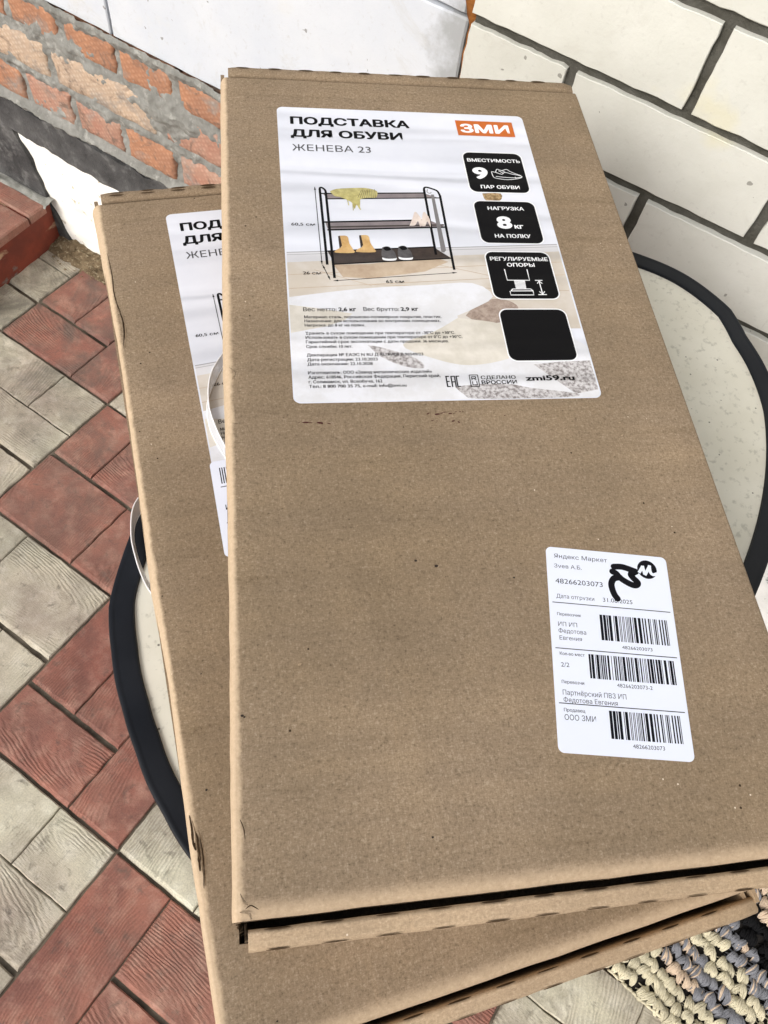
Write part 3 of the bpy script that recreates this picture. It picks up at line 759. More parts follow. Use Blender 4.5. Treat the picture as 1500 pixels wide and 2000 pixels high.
    a.poly(S, M['p_yellow'], smooth_line([(36.6, 99.6), (42, 96.6), (54, 95.2), (64.6, 94.8), (72.4, 97.4), (73.2, 101), (71.6, 105.2), (66, 105.6), (59.8, 107.2), (58.8, 112), (57.8, 118.4), (56, 113.6), (54, 118.4), (52.8, 111.8), (49, 108.6), (44, 105.4), (40, 104.6), (36.6, 99.6)], 3)[:-1])
    for k in range(9):
        a.line(S, M['p_sole'], [(61 + k * 1.3, 97.4 - .2 * k), (57.6 + k * 1.7, 105.8 + .2 * (k % 3))], .28)
    for p, q in (((49.5, 108.4), (50, 114.5)), ((53.2, 112), (53, 119.8)), ((57, 112), (58.6, 119.2))): a.line(S, M['p_yellow'], [p, q], .7)
    # dimension arrows
    for p, q in (((25.4, 95), (25.8, 175.6)), ((26.2, 176.4), (30.6, 190.6)), ((33, 191.6), (123.6, 182.9))):
        a.line(S, I, [p, q], .5)
        for e, o in ((p, q), (q, p)):
            d = Vector((o[0] - e[0], o[1] - e[1])).normalized(); n = Vector((-d.y, d.x))
            a.poly(S, I, [e, tuple(Vector(e) + d * 3.2 + n * .8), tuple(Vector(e) + d * 3.2 - n * .8)])
    a.up()
    P_ = 'printed_text'
    a.text(P_, I, 'ПОДСТАВКА', 10.2, 21.4, 97.8, 9.6, .042)
    a.text(P_, I, 'ДЛЯ ОБУВИ', 9.9, 36.9, 90.6, 9.3, .042)
    a.text(P_, M['ink_thin'], 'ЖЕНЕВА 23', 10.4, 53.6, 62.4, 7.6, -.012)
    a.text(P_, I, '60,5 см', 5.8, 137, 17.4, 3, .012); a.text(P_, I, '26 см', 11.8, 185.8, 12.7, 3, .012); a.text(P_, I, '65 см', 70.4, 193.5, 13, 3, .012)
    a.text(P_, I, 'Вес нетто:', 10.2, 220, 23, 3.6, .008); a.text(P_, I, '2,6 кг', 34.4, 220, 12.3, 3.6, .03)
    a.text(P_, I, 'Вес брутто:', 51.8, 219.8, 25, 3.6, .008); a.text(P_, I, '2,9 кг', 78, 219.7, 12.6, 3.6, .03)
    for s_, y, x1 in (('Материал: сталь, порошково-полимерное покрытие, пластик.', 226.3, 106.3), ('Назначение: для использования во внутренних помещениях.', 229.9, 105),
                      ('Нагрузка: до 8 кг на полку.', 233.7, 51.6), ('Хранить в сухом помещении при температуре от -30°С до +30°С.', 240.7, 113.9),
                      ('Использовать в сухом помещении при температуре от 0°С до +30°С.', 244.4, 118.6), ('Гарантийный срок эксплуатации с даты продажи: 36 месяцев.', 248.2, 108.3),
                      ('Срок службы: 10 лет.', 252.3, 41.4), ('Декларация № ЕАЭС N RU Д-RU.РА08.В.96549/23', 259.4, 89), ('Дата регистрации: 23.10.2023', 263.3, 57.4),
                      ('Дата окончания: 22.10.2028', 267, 53.7), ('Изготовитель: ООО «Завод металлических изделий»', 274.1, 93), ('Адрес: 618546, Российская Федерация, Пермский край,', 277.8, 98.3),
                      ('г. Соликамск, ул. Всеобуча, 162', 281.6, 58.8), ('Тел.: 8 800 700 35 75, e-mail: info@zmi.su', 285.3, 74.4)):
        a.text(P_, I, s_, 10.5, y, x1 - 10.5, 2.55, .014)
    a.text(P_, I, 'zmi59.ru', 157, 282, 34.8, 4.6, .035)
    # conformity marks
    def seg(x, y, w, h, strokes, t):
        for p in strokes: a.line(P_, I, [(x + u * w, y + v * h) for u, v in p], t)
    seg(102, 277, 2.2, 9.2, [[(0, 0), (0, 1)], [(0, .04), (1, .04)], [(0, .5), (.9, .5)], [(0, .96), (1, .96)]], .8)
    seg(105.4, 277, 2.4, 9.2, [[(0, 0), (0, 1)], [(1, 0), (1, 1)], [(0, .04), (1, .04)], [(0, .55), (1, .55)]], .8)
    seg(109, 277, 2, 9.2, [[(0, 0), (0, 1)], [(0, .04), (1, .04)], [(0, .96), (1, .96)]], .8)
    seg(118.1, 276.5, 5.8, 9.7, [[(0, 0), (0, 1)], [(1, 0), (1, 1)], [(0, 0), (1, 0)], [(0, 1), (1, 1)]], .55)
    seg(119.5, 277.9, 3, 3, [[(0, 0), (0, 1)], [(0, 0), (.9, 0)], [(.9, 0), (.9, .5)], [(0, .5), (.9, .5)], [(.5, .5), (1, 1)]], .55)
    seg(119.5, 281.8, 3, 3, [[(0, 0), (0, 1)], [(1, 0), (1, 1)], [(0, 1), (1, 1)]], .55)
    a.text(P_, I, 'СДЕЛАНО', 125.8, 280.2, 24.4, 3, .018); a.text(P_, I, 'ВРОССИИ', 125.7, 284.4, 24.6, 3.2, .024)
    # orange logo plate
    O = 'orange_logo'
    a.poly(O, M['orange'], [(147.9, 8.9), (197.3, 9), (197.2, 28), (148.2, 28)]); a.up()
    a.text(O, M['white_ink'], 'ЗМИ', 151, 24.4, 42.4, 11.4, .045)
    # four black badges
    for b_, (x0, y0, x1, y1) in enumerate(((148, 49.3, 196.9, 96.2), (148, 106.7, 196.9, 152.2), (148, 161.7, 197.2, 208.2), (149, 218.6, 198, 264.9))):
        B_ = 'info_badge|%d' % b_
        a.up(); a.rrect(B_, M['white_ink'], x0 - .9, y0 - .9, x1 + .9, y1 + .9, 6.6); a.rrect(B_, I, x0, y0, x1, y1, 6); a.up()
        Wt = M['white_ink']
        if b_ == 0:
            a.text(B_, Wt, 'ВМЕСТИМОСТЬ', 150.8, 60.5, 44.4, 4, .03); a.text(B_, Wt, '9', 153, 81, 12.6, 14.6, .05); a.text(B_, Wt, 'ПАР ОБУВИ', 157, 92, 32, 4, .03)
            for L in ([(168.8, 72), (169.4, 78), (172, 79.8), (180, 81), (188, 80), (193, 78), (192.6, 76), (186, 74.4), (180, 72.4), (177, 74.8), (172, 72.6), (168.8, 72)],
                      [(172.2, 72.6), (174, 68.8), (177.4, 70.4), (182, 68.8), (184, 70.8), (188, 73.4), (192.8, 75.8)], [(171.6, 77.6), (180, 78.4), (188, 78.6), (193, 77.4)],
                      [(175, 70.6), (178.6, 73.6)], [(177.4, 70), (181, 72.8)], [(187.6, 77.4), (188.2, 80)]):
                a.line(B_, Wt, smooth_line(L, 3), .55)
        elif b_ == 1:
            a.text(B_, Wt, 'НАГРУЗКА', 158.4, 116.4, 29.4, 3.9, .03); a.text(B_, Wt, '8', 163, 136.8, 12, 14.2, .05); a.text(B_, Wt, 'кг', 176.4, 136.6, 7.2, 5.2, .035); a.text(B_, Wt, 'НА ПОЛКУ', 159, 146.6, 28.4, 4, .03)
        elif b_ == 2:
            a.text(B_, Wt, 'РЕГУЛИРУЕМЫЕ', 151, 170.6, 45, 3.9, .03); a.text(B_, Wt, 'ОПОРЫ', 163, 176.6, 21.4, 3.8, .03)
            for L in ([(160.3, 179.2), (160.5, 190.2), (177.5, 190.2), (177.6, 179.2)],): a.line(B_, Wt, L, .8)
            a.poly(B_, Wt, [(165.4, 190.6), (173.8, 190.6), (173.4, 198.7), (165.6, 198.7)])
            for q in range(6): a.line(B_, I, [(165.2, 191.6 + q * 1.25), (174, 192.2 + q * 1.25)], .3)
            for L in ([(162.9, 198.9), (176.6, 198.7)], [(161.4, 200.8), (178.2, 200.6)], [(160.6, 200.9), (160.5, 204.7), (178, 204.6), (178, 200.8)], [(162.9, 198.9), (161.4, 200.8)], [(176.6, 198.7), (178.2, 200.8)],
                      [(181.6, 190.3), (187.4, 190.2)], [(181.4, 204.3), (187.9, 204.2)], [(184.6, 191), (184.8, 203.6)], [(182.8, 193.4), (184.6, 190.8), (186.6, 193.4)], [(182.8, 201.2), (184.8, 203.9), (186.8, 201.2)]):
                a.line(B_, Wt, L, .75)
    a.build(lab)
    return lab

def shipping_label_a(conv, zt, box):
    lab = paper('shipping_label', conv, 74.6, 120.3, 3.4, zt, LT, M['label_plain'], box)
    a = Art(conv, zt + LT); T_ = 'printed_text'; I = M['ink_flat']
    for s_, x, y, x1, cap, b in (('Яндекс Маркет', 4.8, 6.9, 37.4, 2.7, 0), ('Зуев А.Б.', 4.5, 13.3, 21.2, 2.5, 0), ('48266203073', 4.6, 23.3, 33.2, 3.2, 0), ('Дата отгрузки', 4.6, 32.6, 27.2, 2.5, 0),
                                 ('31.08.2025', 32.4, 32.5, 50.2, 2.6, 0), ('Перевозчик', 4.3, 43.4, 18.4, 1.9, .014), ('ИП ИП', 4.5, 49.8, 15.6, 2.6, 0), ('Федотова', 4.5, 53.8, 20.6, 2.6, 0), ('Евгения', 4.8, 57.9, 17.8, 2.4, 0),
                                 ('48266203073', 41, 60.4, 58.8, 2.0, 0), ('Кол-во мест', 4.3, 66.9, 18.6, 1.9, .014), ('2/2', 4.6, 73.6, 9.3, 2.6, 0), ('48266203073-2', 35.7, 82.8, 56, 2.2, 0), ('Перевозчи', 4.3, 83, 17, 1.9, .014),
                                 ('Партнёрский ПВЗ ИП', 4.5, 89.3, 40.3, 2.8, 0), ('Федотова Евгения', 4.7, 93.2, 35, 2.6, 0), ('Продавец', 4.5, 98.4, 16.3, 1.9, .014), ('ООО ЗМИ', 4.6, 102.9, 21.9, 3, 0), ('48266203073', 41.1, 115.3, 58.7, 2.2, 0)):
        a.text(T_, I, s_, x, y, x1 - x, cap, b)
    for y, x1 in ((35.5, 72.7), (63, 72.8), (94, 72.8)): a.line(T_, I, [(2, y), (x1, y)], .5)
    for q, (x0, y0, x1, y1) in enumerate(((29.4, 40.8, 70.5, 56.2), (20.8, 65.1, 70.4, 79), (29.6, 96.2, 70.3, 111.2))): a.bars('barcode', I, x0, y0, x1, y1, 11 + (0 if q != 1 else 5), 101 if q != 1 else 134)
    G = 'round_logo'; a.up()
    for L in ([(41.2, 9.3), (46.8, 9), (54.6, 11.2)], [(54.6, 11.2), (51.4, 13.2), (52.4, 15.4), (55, 18.4), (53.6, 20.2), (50.4, 19.8), (45, 16.8), (42.2, 13.6), (40, 12.6)], [(44.4, 16), (40.6, 17), (38.7, 20.2), (38.7, 23.4), (39.8, 27.4), (41.4, 29.8)]):
        a.line(G, I, smooth_line(L, 7), 3.9)
        for e in (L[0], L[-1]): a.poly(G, I, [(e[0] + 1.93 * math.cos(t * .5236), e[1] + 1.93 * math.sin(t * .5236)) for t in range(12)])
    a.poly(G, I, [(61.8 + 6.1 * math.cos(t * .2618), 9.2 + 6.1 * math.sin(t * .2618)) for t in range(24)]); a.up()
    a.line(G, M['label_plain'], [(56.5, 11.8), (59.4, 7.2)], 1.9); a.line(G, M['label_plain'], [(59.2, 6.9), (60, 12.6)], 1.9); a.line(G, M['label_plain'], [(60, 13), (63.9, 6.4)], 1.9)
    a.line(G, M['label_plain'], smooth_line([(63.6, 6.2), (63.7, 10.6), (65.3, 12.2), (68, 11.2)], 5), 1.9)
    a.build(lab); return lab
def shipping_label_b(conv, zt, box):
    lab = paper('shipping_label', conv, 120, 75, 3.4, zt + LT + .0006, LT, M['label_plain'], box)
    a = Art(conv, zt + 2 * LT + .0006); I = M['ink_flat']
    a.bars('barcode', I, 6, 6, 47, 19, 31, 52); a.line('printed_text', I, [(5, 21.5), (74, 21.5)], .6)
    a.text('printed_text', I, 'ИП ИП', 6, 40, 14, 4, .02); a.line('printed_text', I, [(5, 50), (70, 50)], .6)
    a.build(lab); return lab

# ------------------------------------------------------------------ cardboard boxes
BW, BL, BH = .3116, .6203, .0716
def make_box(label, loc, rz, dx_left, crease, back_wave, z_off):
    root = thing('cardboard_box', label, 'cardboard box', loc, rz, 'kraft shoe rack boxes stacked on the table')
    H = BH
    b = MB()
    b.box(.0004, .0034, -.002, BL + .011, z_off, H - .0055); b.box(.0006, .0026, -.0112, -.0021, z_off, H - .007); b.box(.0027, .0068, -.0122, -.0105, z_off, H - .006); b.box(BW - .004, BW - .0006, -.0095, BL + .011, z_off, H - .0075)
    b.box(.004, BW - .004, -.009, BL + .012, z_off, z_off + .004)
    b.build('carton', M['card'], root)
    # lid: hinge curve on the left, tucked fold on the right, rolled front edge
    vs = [-.0016, -.0012, -.0003, .0012, .0035, .007] + [.012 + k * .0105 for k in range(57)] + [BL - .006, BL - .001, BL]
    vs = sorted(v for v in vs if v <= BL)
    us_n = 6
    def prof_u(v):
        c_ = interp(crease, v * 1000) / 1000; d = interp(dx_left, v * 1000) / 1000 + .0005 * nz(v, rz, 0, 60)
        pts = [(d - .0002, -.018)]
        for k in range(us_n + 1):
            t = R(90 * k / us_n); pts.append((d + c_ * (1 - math.cos(t)) ** .8, -c_ * (1 - math.sin(t)) * 1.55))
        n = 22
        for k in range(1, n): pts.append((lerp(d + c_, BW - .0022, k / n), 0))
        for k in range(5):
            t = R(90 * k / 4); pts.append((BW - .0022 + .0022 * math.sin(t), -.0022 * (1 - math.cos(t))))
        pts.append((BW, -.016))
        return pts
    U = len(prof_u(0))
    lm = MB()
    def lidf(i, j):
        v = vs[j]; u, z = prof_u(v)[i]
        if v < .007: z -= .0042 * ((.007 - v) / .0086) ** 2
        z += -.0004 * (v > BL - .004)
        return (u, v + .0005 * nz(u, v, 3, 40) * (1 if v < .002 or v > BL - .004 else 0), H + z)
    lm.grid(U, len(vs), lidf)
    lm.grid(U, 2, lambda i, j: (lambda p: (p[0], p[1] - .0002, p[2] if j == 0 else p[2] - .024))(lidf(i, 0)) if 2 < i < U - 2 else lidf(i, 0))
    lm.grid(U, 2, lambda i, j: (lambda p: (p[0], p[1] + .0002, p[2] if j == 0 else p[2] - .0045))(lidf(i, len(vs) - 1)) if 2 < i < U - 2 else lidf(i, len(vs) - 1))
    # speckled damage at the two left corners
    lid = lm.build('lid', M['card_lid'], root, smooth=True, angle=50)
    # roll-over end walls with perforated creases
    def endwall(front):
        m = MB()
        sgn = -1 if front else 1; base = -.0052 if front else BL + .0027
        wid = .0092 if front else .0112
        x0, x1 = .0068, BW - .0022
        rr = .0026
        pf = [(0, -.036), (0, -rr - .0006)]
        for k in range(5): t = R(90 * k / 4); pf.append((rr * (1 - math.cos(t)), -.0006 - rr * (1 - math.sin(t))))
        pf.append((wid * .5, -.0001 - (.0012 if front else 0)))
        for k in range(5): t = R(90 * k / 4); pf.append((wid - rr + rr * math.sin(t), -.0004 - rr * (1 - math.cos(t))))
        pf.append((wid + .0004, -.02)); pf.append((wid + .0002, -H + z_off + .0002)); pf.append((wid - .004, -H + z_off + .0002)); pf.append((wid - .004, -.036))
        NN = 90
        def fn(i, j):
            a, z = pf[i]; x = lerp(x0, x1, j / (NN - 1))
            if not front and a > wid * .6 and z > -.012:
                a += back_wave * (.0017 * nz(x, 0, 0, 26) + .0007 * nz(x, 0, 4, 90)); z += back_wave * .0012 * nz(x, 0, 7, 30)
            if front: z -= max(0, a - .002) * .42
            else: z += .0016
            a += .0003 * nz(x, a, 5, 70); z += .0003 * nz(x, a, 2, 80)
            if a < wid * .5: a += .0012 * max(0, 1 - (x - x0) / .012) * 0
            z -= .0012 * max(0, 1 - (x - x0) / .006) + .0022 * max(0, 1 - (x1 - x) / .008)
            return (x, base + sgn * a, H + z)
        bidx = m.grid(len(pf), NN, fn)
        m.face([bidx + i for i in range(len(pf))][::-1]); m.face([bidx + (NN - 1) * len(pf) + i for i in range(len(pf))])
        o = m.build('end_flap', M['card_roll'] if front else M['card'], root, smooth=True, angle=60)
        s_ = MB()
        k = 0; x = .0195
        while x < BW - .02:
            for row in (0, 1):
                if not front and row == 0 and back_wave < .5: continue
                L = random.uniform(.0105, .0135); off = random.uniform(-.001, .001); wdt = random.uniform(.0005, .0011) * ((1 if row else 1.25) if front else 2.2)
                a = (rr * .32 if row == 0 else wid - rr * .25); zz = -.0004 - rr * (.34 if row == 0 else .28)
                if not front: a, zz = (wid * .42, .0001) if row == 0 else (wid - rr - .0006, -.0002)
                nn = Vector((0, sgn * (-.75 if row == 0 else .75), .66))
                if not front: zz += .0016
                else: zz -= max(0, a - .002) * .42
                if not front: nn = Vector((0, 0, 1))
                tdir = Vector((0, nn.z, -nn.y))
                c0 = Vector((x + off, base + sgn * a, H + zz)) + nn * .0005
                up_, dn = [], []
                for q in range(9):
                    t = q / 8; w = wdt * (math.sin(math.pi * t) ** .6) * .5 + .0001; X = Vector((L * (t - .5), 0, 0))
                    up_.append(c0 + X + tdir * w); dn.append(c0 + X - tdir * w)
                s_.poly([tuple(p) for p in up_ + dn[::-1]])
            x += .0258 + random.uniform(-.0006, .0006)
        s_.build('slit', M['card_dark'], o)
        return o
    endwall(True); endwall(False)
    return root
def liner(root, name, strips, mat, H=BH):
    for st in strips: liner1(root, name, [st], mat, H)
def liner1(root, name, strips, mat, H=BH):
    m = MB()
    for pts, w, z in strips:
        pts = smooth_line(pts, 4); n = len(pts)
        L, Rr = [], []
        for k, p in enumerate(pts):
            a = Vector(pts[max(k - 1, 0)][:2]); b = Vector(pts[min(k + 1, n - 1)][:2]); d = (b - a).normalized(); nn = Vector((-d.y, d.x))
            ww = w * (math.sin(math.pi * (k + .3) / (n - .4)) ** .5) * (.75 + .5 * nz(k, w * 1e4, 0, .7))
            L.append(m.vert(((p[0] + nn.x * ww) / 1000, (p[1] + nn.y * ww) / 1000, H + z / 1000)))
            Rr.append(m.vert(((p[0] - nn.x * ww) / 1000, (p[1] - nn.y * ww) / 1000, H + (z + .35) / 1000)))
        for k in range(n - 1): m.face((L[k], L[k + 1], Rr[k + 1], Rr[k]))
    return m.build(name, mat, root, smooth=True)

Z1, Z2 = .9355, .8639
box1 = make_box('upper cardboard box, lying on top with its whole printed label and shipping sticker showing', (-.0213, -.0073, Z1 - BH), .656704,
                [(0, -.4), (120, .3), (210, .5), (260, -.3), (315, -1.1), (420, -.7), (613, -.1)], [(0, 2.8), (60, 3.2), (200, 4.2), (315, 5.0), (613, 5.2)], .3, .0014)
box2 = make_box('lower cardboard box, turned askew on the table and half covered by the box above it', (.0102, -.0639, Z2 - BH), .819129,
                [(0, -.4), (20, -.4), (105, -.4), (200, 1.3), (266, -.9), (330, .2), (457, 1.5), (540, -.4), (621, -2.4)], [(0, 3.2), (105, 3.4), (250, 5.8), (457, 5.6), (621, 6.5)], 1.0, .0006)
a1 = lambda x, y: ((45 + x - y * .00673) / 1000, (583.6 - y + x * .0012) / 1000)
product_label(a1, BH + .00005, box1)
ca, sa = 74.5 / 75.4, 0
ex = Vector((74.5, -11.6)).normalized(); ey = Vector((ex.y, -ex.x))
s1 = lambda x, y: ((187.3 + ex.x * x + ey.x * y) / 1000, (178.2 + ex.y * x + ey.y * y) / 1000)
shipping_label_a(s1, BH + .00005, box1)
a2 = lambda x, y: ((56.6 + x - y * .0135) / 1000, (600.8 - y + x * .0) / 1000)
product_label(a2, BH + .00005, box2)
s2 = lambda x, y: ((51.7 + x - y * .028) / 1000, (349.0 - y + x * .02) / 1000)
shipping_label_b(s2, BH + .00005, box2)

# dark red marks and specks on the upper box
rs = random.Random(3)
def blot(box, name, mat, u, v, w, h, rot=0, n=11, z=BH + .00018):
    ph = rs.uniform(0, 9); pts = []
    for k in range(n):
        t = 2 * math.pi * k / n; r = .75 + .45 * rs.random()
        x, y = w / 2 * r * math.cos(t), h / 2 * r * math.sin(t)
        pts.append(((u + x * math.cos(rot) - y * math.sin(rot)) / 1000, (v + x * math.sin(rot) + y * math.cos(rot)) / 1000, z))
    mb = MB(); mb.poly(pts); mb.build(name, mat, box)
for u, v, w, h, r_ in ((49.6, 271.9, 5.2, 1.1, 0), (53, 271.6, 2.2, .5, 0), (58.8, 271.3, 4, 1.3, -.1), (60, 270.6, 1.4, .8, 0), (64.4, 270.6, 2.6, .6, -.3), (45.6, 271.8, 1, .6, .4),
                       (128.7, 276.6, 2, .9, .4), (130.2, 277.1, 1.2, .6, 0), (135, 276.1, 3.6, 1.3, .1), (138, 276.9, 3, .7, .2), (140.4, 277.6, 3, .6, 0), (143.6, 276.4, 2.8, 1, .1), (147.5, 277.7, 1.4, .6, .3),
                       (150.4, 277.7, 1.2, .7, 0), (152.4, 277.9, 1.4, .5, .2), (146, 276.2, .8, .5, 0), (131, 271.2, 2, .6, 0), (144.6, 270.4, 2.4, 1.0, .3), (148.2, 269.6, 1.6, 1.1, -.4), (134, 270.8, 1.2, .4, 0), (180, 274.1, 2, .6, .1)):
    blot(box1, 'stain', M['stain'], u, v, w, h, r_)
for u, v, d in ((107.4, 173.2, 1.9), (119, 169.3, 2.4), (6.5, 91.6, 1.7), (7.6, 90.9, 1.2), (164, 159.3, 1.3), (96.6, 25.1, 1.4), (210, 100, .9), (250, 150, .9)): blot(box1, 'speck', M['speck'], u, v, d, d * .8, 0, 8)
for u, v, d in ((37.1, 116.3, 2.2), (75.3, 197.5, 1), (258, 266.4, 1.6), (257, 256.2, 1.5), (220, 140, .9), (268, 170, 1.2)): blot(box1, 'scuff', M['card_torn'], u, v, d, d * .7, .5, 8)
for u, v, d in ((6.4, 256, 1.1), (8.4, 384.8, 1.1), (22, 200, 1), (14, 132, 1.5), (24, 76, 1.3), (30, 12, 1.2)): blot(box2, 'speck', M['speck'], u, v, d, d * .8, 0, 8)
# torn liner and crumpled corners
liner(box2, 'torn_crease', [([(5.2, 562), (6, 548), (6.2, 534), (5.6, 520), (6.8, 505), (8.6, 492), (8.4, 478), (6.4, 464)], .55, .15), ([(7, 505), (8.8, 494), (9.4, 484), (8.2, 470)], .4, .35)], M['card_dark'])
liner(box2, 'torn_liner', [([(6.6, 503), (9.8, 490), (9.4, 474), (7, 462)], .5, .5)], M['card_torn'])
liner(box2, 'torn_crease', [([(2.6, 121), (2.8, 114), (2.4, 107), (3, 102)], .8, .2), ([(4.6, 112), (5, 104), (4.2, 97), (3.8, 91)], 1.0, .3), ([(6.4, 108), (6.6, 100), (6, 92), (4.4, 82)], .55, .4), ([(3.4, 106), (3.6, 102)], .7, .3)], M['card_dark'])
liner(box2, 'torn_liner', [([(3.6, 118), (4.4, 112), (3.8, 104), (4.6, 97)], .45, .8), ([(6.2, 112), (7.4, 104), (7.2, 94), (5.4, 83)], .45, .8), ([(5.6, 106), (5.8, 98), (5, 90)], .35, .9)], M['card_torn'])
liner(box1, 'torn_crease', [([(6, 3.4), (8.6, 4.6), (12, 2.6)], .35, .1), ([(4.4, 42), (6, 38), (6.6, 33)], .3, .2), ([(4.4, 272), (8, 272.4), (12, 272)], .3, .1)], M['card_dark'])
liner(box1, 'torn_liner', [([(3.2, 316), (6.4, 312), (4.8, 306)], .7, .3), ([(3.5, 2.4), (7.5, 1.6), (8.6, -1.2)], .8, -.6), ([(3.8, 10), (5.8, 6), (7.4, 5)], .5, .1)], M['card_torn'])
def corner_bits(root, side):
    m = MB(); rnd = random.Random(5 + side)
    for k in range(7):
        u = rnd.uniform(1.8, 5) / 1000; v0 = (-rnd.uniform(2, 7.5) if side == 0 else BL * 1000 + rnd.uniform(1, 8)) / 1000
        z = BH - rnd.uniform(.004, .012); l = rnd.uniform(.0015, .0035); a = rnd.uniform(0, 3.1)
        d = Vector((math.cos(a), math.sin(a), rnd.uniform(-.3, .6))) * l
        p = Vector((u, v0, z)); q = Vector((0, 0, .0035 + rnd.uniform(0, .003)))
        m.poly([p, p + d * .5 + q * .1, p + d, p + d + q, p + d * .5 + q * 1.2, p + q])
    m.build('crumpled_liner', M['card'], root)
for bx in (box1, box2):
    corner_bits(bx, 0)
# board edge standing at the far right corner of the lower box
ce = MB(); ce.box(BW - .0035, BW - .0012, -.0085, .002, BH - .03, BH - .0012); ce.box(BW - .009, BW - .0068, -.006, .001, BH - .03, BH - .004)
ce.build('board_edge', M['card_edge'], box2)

# ------------------------------------------------------------------ clear plastic straps
CAM = Vector((0, 0, CAM_H))
def px(x, y, z):
    d = rot @ Vector(((x - 750) / 1504.075, -(y - 1000) / 1504.075, -1)); return CAM + d * ((z - CAM_H) / d.z)
def strap(name, label, A, B, th=.0005):
    A = smooth_line([tuple(p) for p in A], 6); B = smooth_line([tuple(p) for p in B], 6)
    r_ = thing(name, label, 'strap', tuple(sum((Vector(p) for p in A), Vector()) / len(A)))
    m = MB(); n = len(A); L = Vector(r_.location)
    rows_ = []
    for k in range(n):
        a, b = Vector(A[k]), Vector(B[k]); d = Vector(A[min(k + 1, n - 1)]) - Vector(A[max(k - 1, 0)])
        nn = d.cross(b - a); nn = nn.normalized() * th * .5 if nn.length > 1e-9 else Vector((0, 0, th))
        rows_.append([a + nn - L, b + nn - L, b - nn - L, a - nn - L])
    b0 = m.grid(4, n, lambda i, j: rows_[j][i], closeu=True)
    m.build('band', M['strap'], r_, smooth=True, angle=40)
    e = MB(); e.tube([Vector(p) - L for p in A], .00055, 6); e.tube([Vector(p) - L for p in B], .0005, 6)
    e.build('band_edge', M['strap_edge'], r_, smooth=True)
zb = Z2 + .0009
A = [px(447, 668, zb + .0022), px(435.3, 689.4, zb + .0035), px(423, 707.6, zb + .0048), px(412.5, 728.4, zb + .0055), px(407, 757, zb + .0058), px(408, 789.5, zb + .0055), px(413.8, 813, zb + .005), px(425.5, 843, zb + .0042), px(440, 871.5, zb + .003), px(455, 898, zb + .002)]
B = [px(450, 690, zb), px(433, 719, zb), px(423, 739, zb), px(414.5, 757, zb), px(408, 774, zb), px(404.7, 793.4, zb), px(406, 815.5, zb), px(411, 839, zb), px(423, 865, zb), px(446, 903, zb)]
strap('plastic_strap', 'clear plastic strap curling out between the two cardboard boxes over the printed label', A, B)
A = [px(276, 965, .806), px(263, 984, .807), px(256.5, 1010, .808), px(256.5, 1050, .809), px(263, 1082, .808), px(272, 1112, .806), px(285, 1142, .804), px(300, 1165, .803)]
B = [px(284, 985, .7965), px(269, 1012, .7965), px(262.5, 1030, .7965), px(261.5, 1055, .7965), px(267, 1082, .7965), px(276, 1108, .7965), px(289, 1136, .7965), px(306, 1160, .7965)]
strap('plastic_strap', 'clear plastic strap loop sticking out from the left side of the lower box', A, B)

# ------------------------------------------------------------------ crochet rug on the paving
ro = px(1196, 1893, .02); re = px(1308, 2000, .02)
e1 = (re - ro).normalized(); e1.z = 0; e2 = Vector((-e1.y, e1.x, 0))
rug = MB(); rr_ = random.Random(11)
SP, RW = .0172, .0205
NR, NS = 17, 26
rug.poly([tuple(ro + e1 * a + e2 * b - Vector((0, 0, .0165))) for a, b in ((0, 0), (NS * SP, -.0), (NS * SP, NR * RW), (-.03, NR * RW))], 4)
def ycol(r, s):
    n_ = nz(s * .31, r * .9, 3, 1)
    if r <= 2: return 0
    q = r * RW + .42 * (s * SP - .13)
    if q < .062: return 2 if n_ > .12 else (1 if n_ < .0 else 0)
    if q < .098: return 1 if n_ < .18 else 2
    if q < .146: return 0
    if q < .186: return 1
    if q < .232: return 3
    if q < .275: return 2
    return (1, 0, 3, 2)[r % 4]
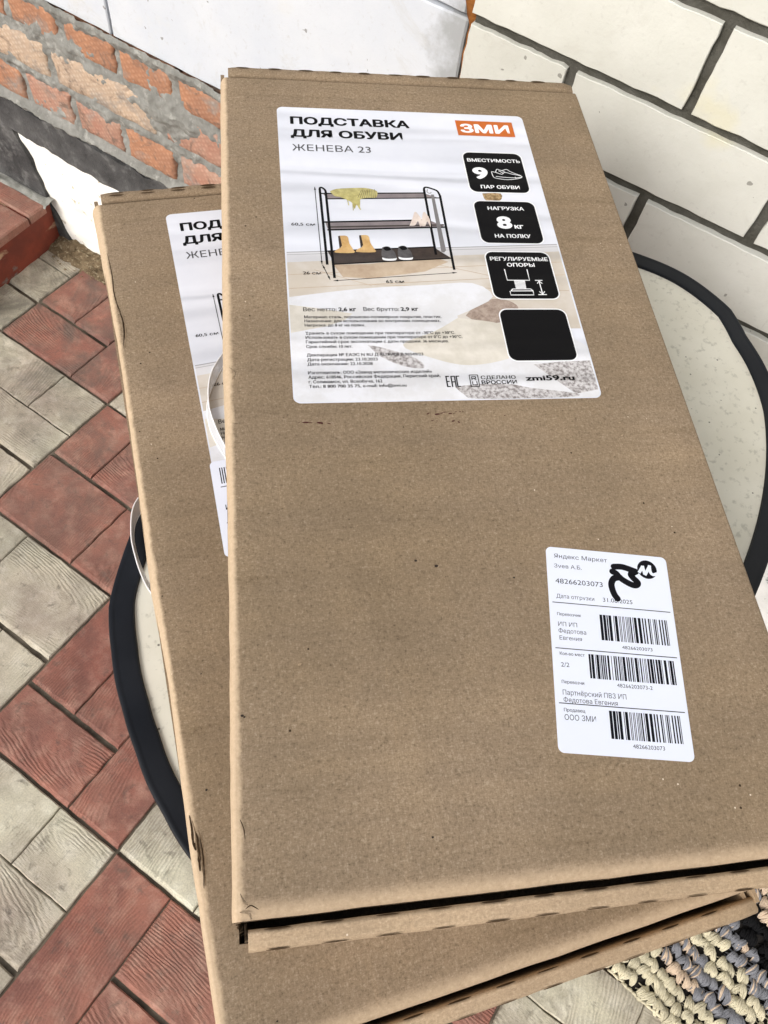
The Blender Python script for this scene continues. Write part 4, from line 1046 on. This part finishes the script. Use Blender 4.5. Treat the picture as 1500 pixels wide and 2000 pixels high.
for r in range(NR):
    for s in range(-2, NS):
        c = ycol(r, s)
        o = ro + e1 * ((s + (.5 if r % 2 else 0) + rr_.uniform(-.22, .22)) * SP - .001 * r) + e2 * ((r + .45 + rr_.uniform(-.2, .2)) * RW + .003 * math.sin(s * .7))
        if s < 0 and r > 1: pass
        zz = .004 * nz(s * .5, r * .5, 1, 1)
        for bar in range(3):                                        # lower loops lying across the row
            h0 = .003 + .0008 * (bar % 3); pts = []; y0_ = (bar - 1) * .0058 + rr_.uniform(-.001, .001); tw = rr_.uniform(-.35, .35)
            for q in range(5):
                t = q / 4; al = (t - .5) * SP * 1.05; p = o + e1 * al + e2 * (y0_ + al * tw + .0012 * math.sin(math.pi * t)); pts.append((p.x, p.y, h0 + .0022 * math.sin(math.pi * t)))
            rug.tube(pts, [.0008, .0013, .0015, .0013, .0008], 6, c, cap=False)
        for sd in (-1, 1):
            tilt = sd * rr_.uniform(-.6, 1.5); ln = RW * rr_.uniform(.85, 1.3); turn = rr_.uniform(-.45, .45); lift = rr_.uniform(-.002, .003)
            c0_ = c
            for st_ in range(5):
                c = c0_ if c0_ == 3 or rr_.random() < .86 else (1 if c0_ == 2 else 2 if c0_ == 1 else 0)
                w0 = (st_ - 2) * .0023
                pts, rad = [], []
                for q in range(6):
                    t = q / 5
                    al = (t - .5) * ln; ac = sd * .0046 * (1 - t) + w0 * math.sin(math.pi * (t * .8 + .1)) + tilt * .003 * math.sin(math.pi * t)
                    h = .003 + .0105 * math.sin(math.pi * (.12 + .76 * t)) + (.0014 if st_ in (1, 3) else .0004) + zz + rr_.uniform(-.0007, .0007)
                    ac += al * turn; h += lift; p = o + e1 * ac + e2 * al; pts.append((p.x, p.y, h)); rad.append(.0008 + .0006 * math.sin(math.pi * (.1 + .8 * t)))
                rug.tube(pts, rad, 6, c, cap=False)
    # edge chain
for k in range(NS * 2):
    p = ro + e1 * (k * SP * .5) + e2 * (-.001 + rr_.uniform(-.001, .001))
    q = p + e1 * SP * .62 + e2 * rr_.uniform(-.002, .003)
    mid = (p + q) / 2
    rug.tube([(p.x, p.y, .004), (mid.x, mid.y, .010), (q.x, q.y, .005)], [.0018, .0028, .0016], 7, 0)
tag(rug.build('crochet_rug', YARN, smooth=True, fixn=False), 'chunky crochet rug in cream, grey and black yarn on the paving under the boxes', 'rug')
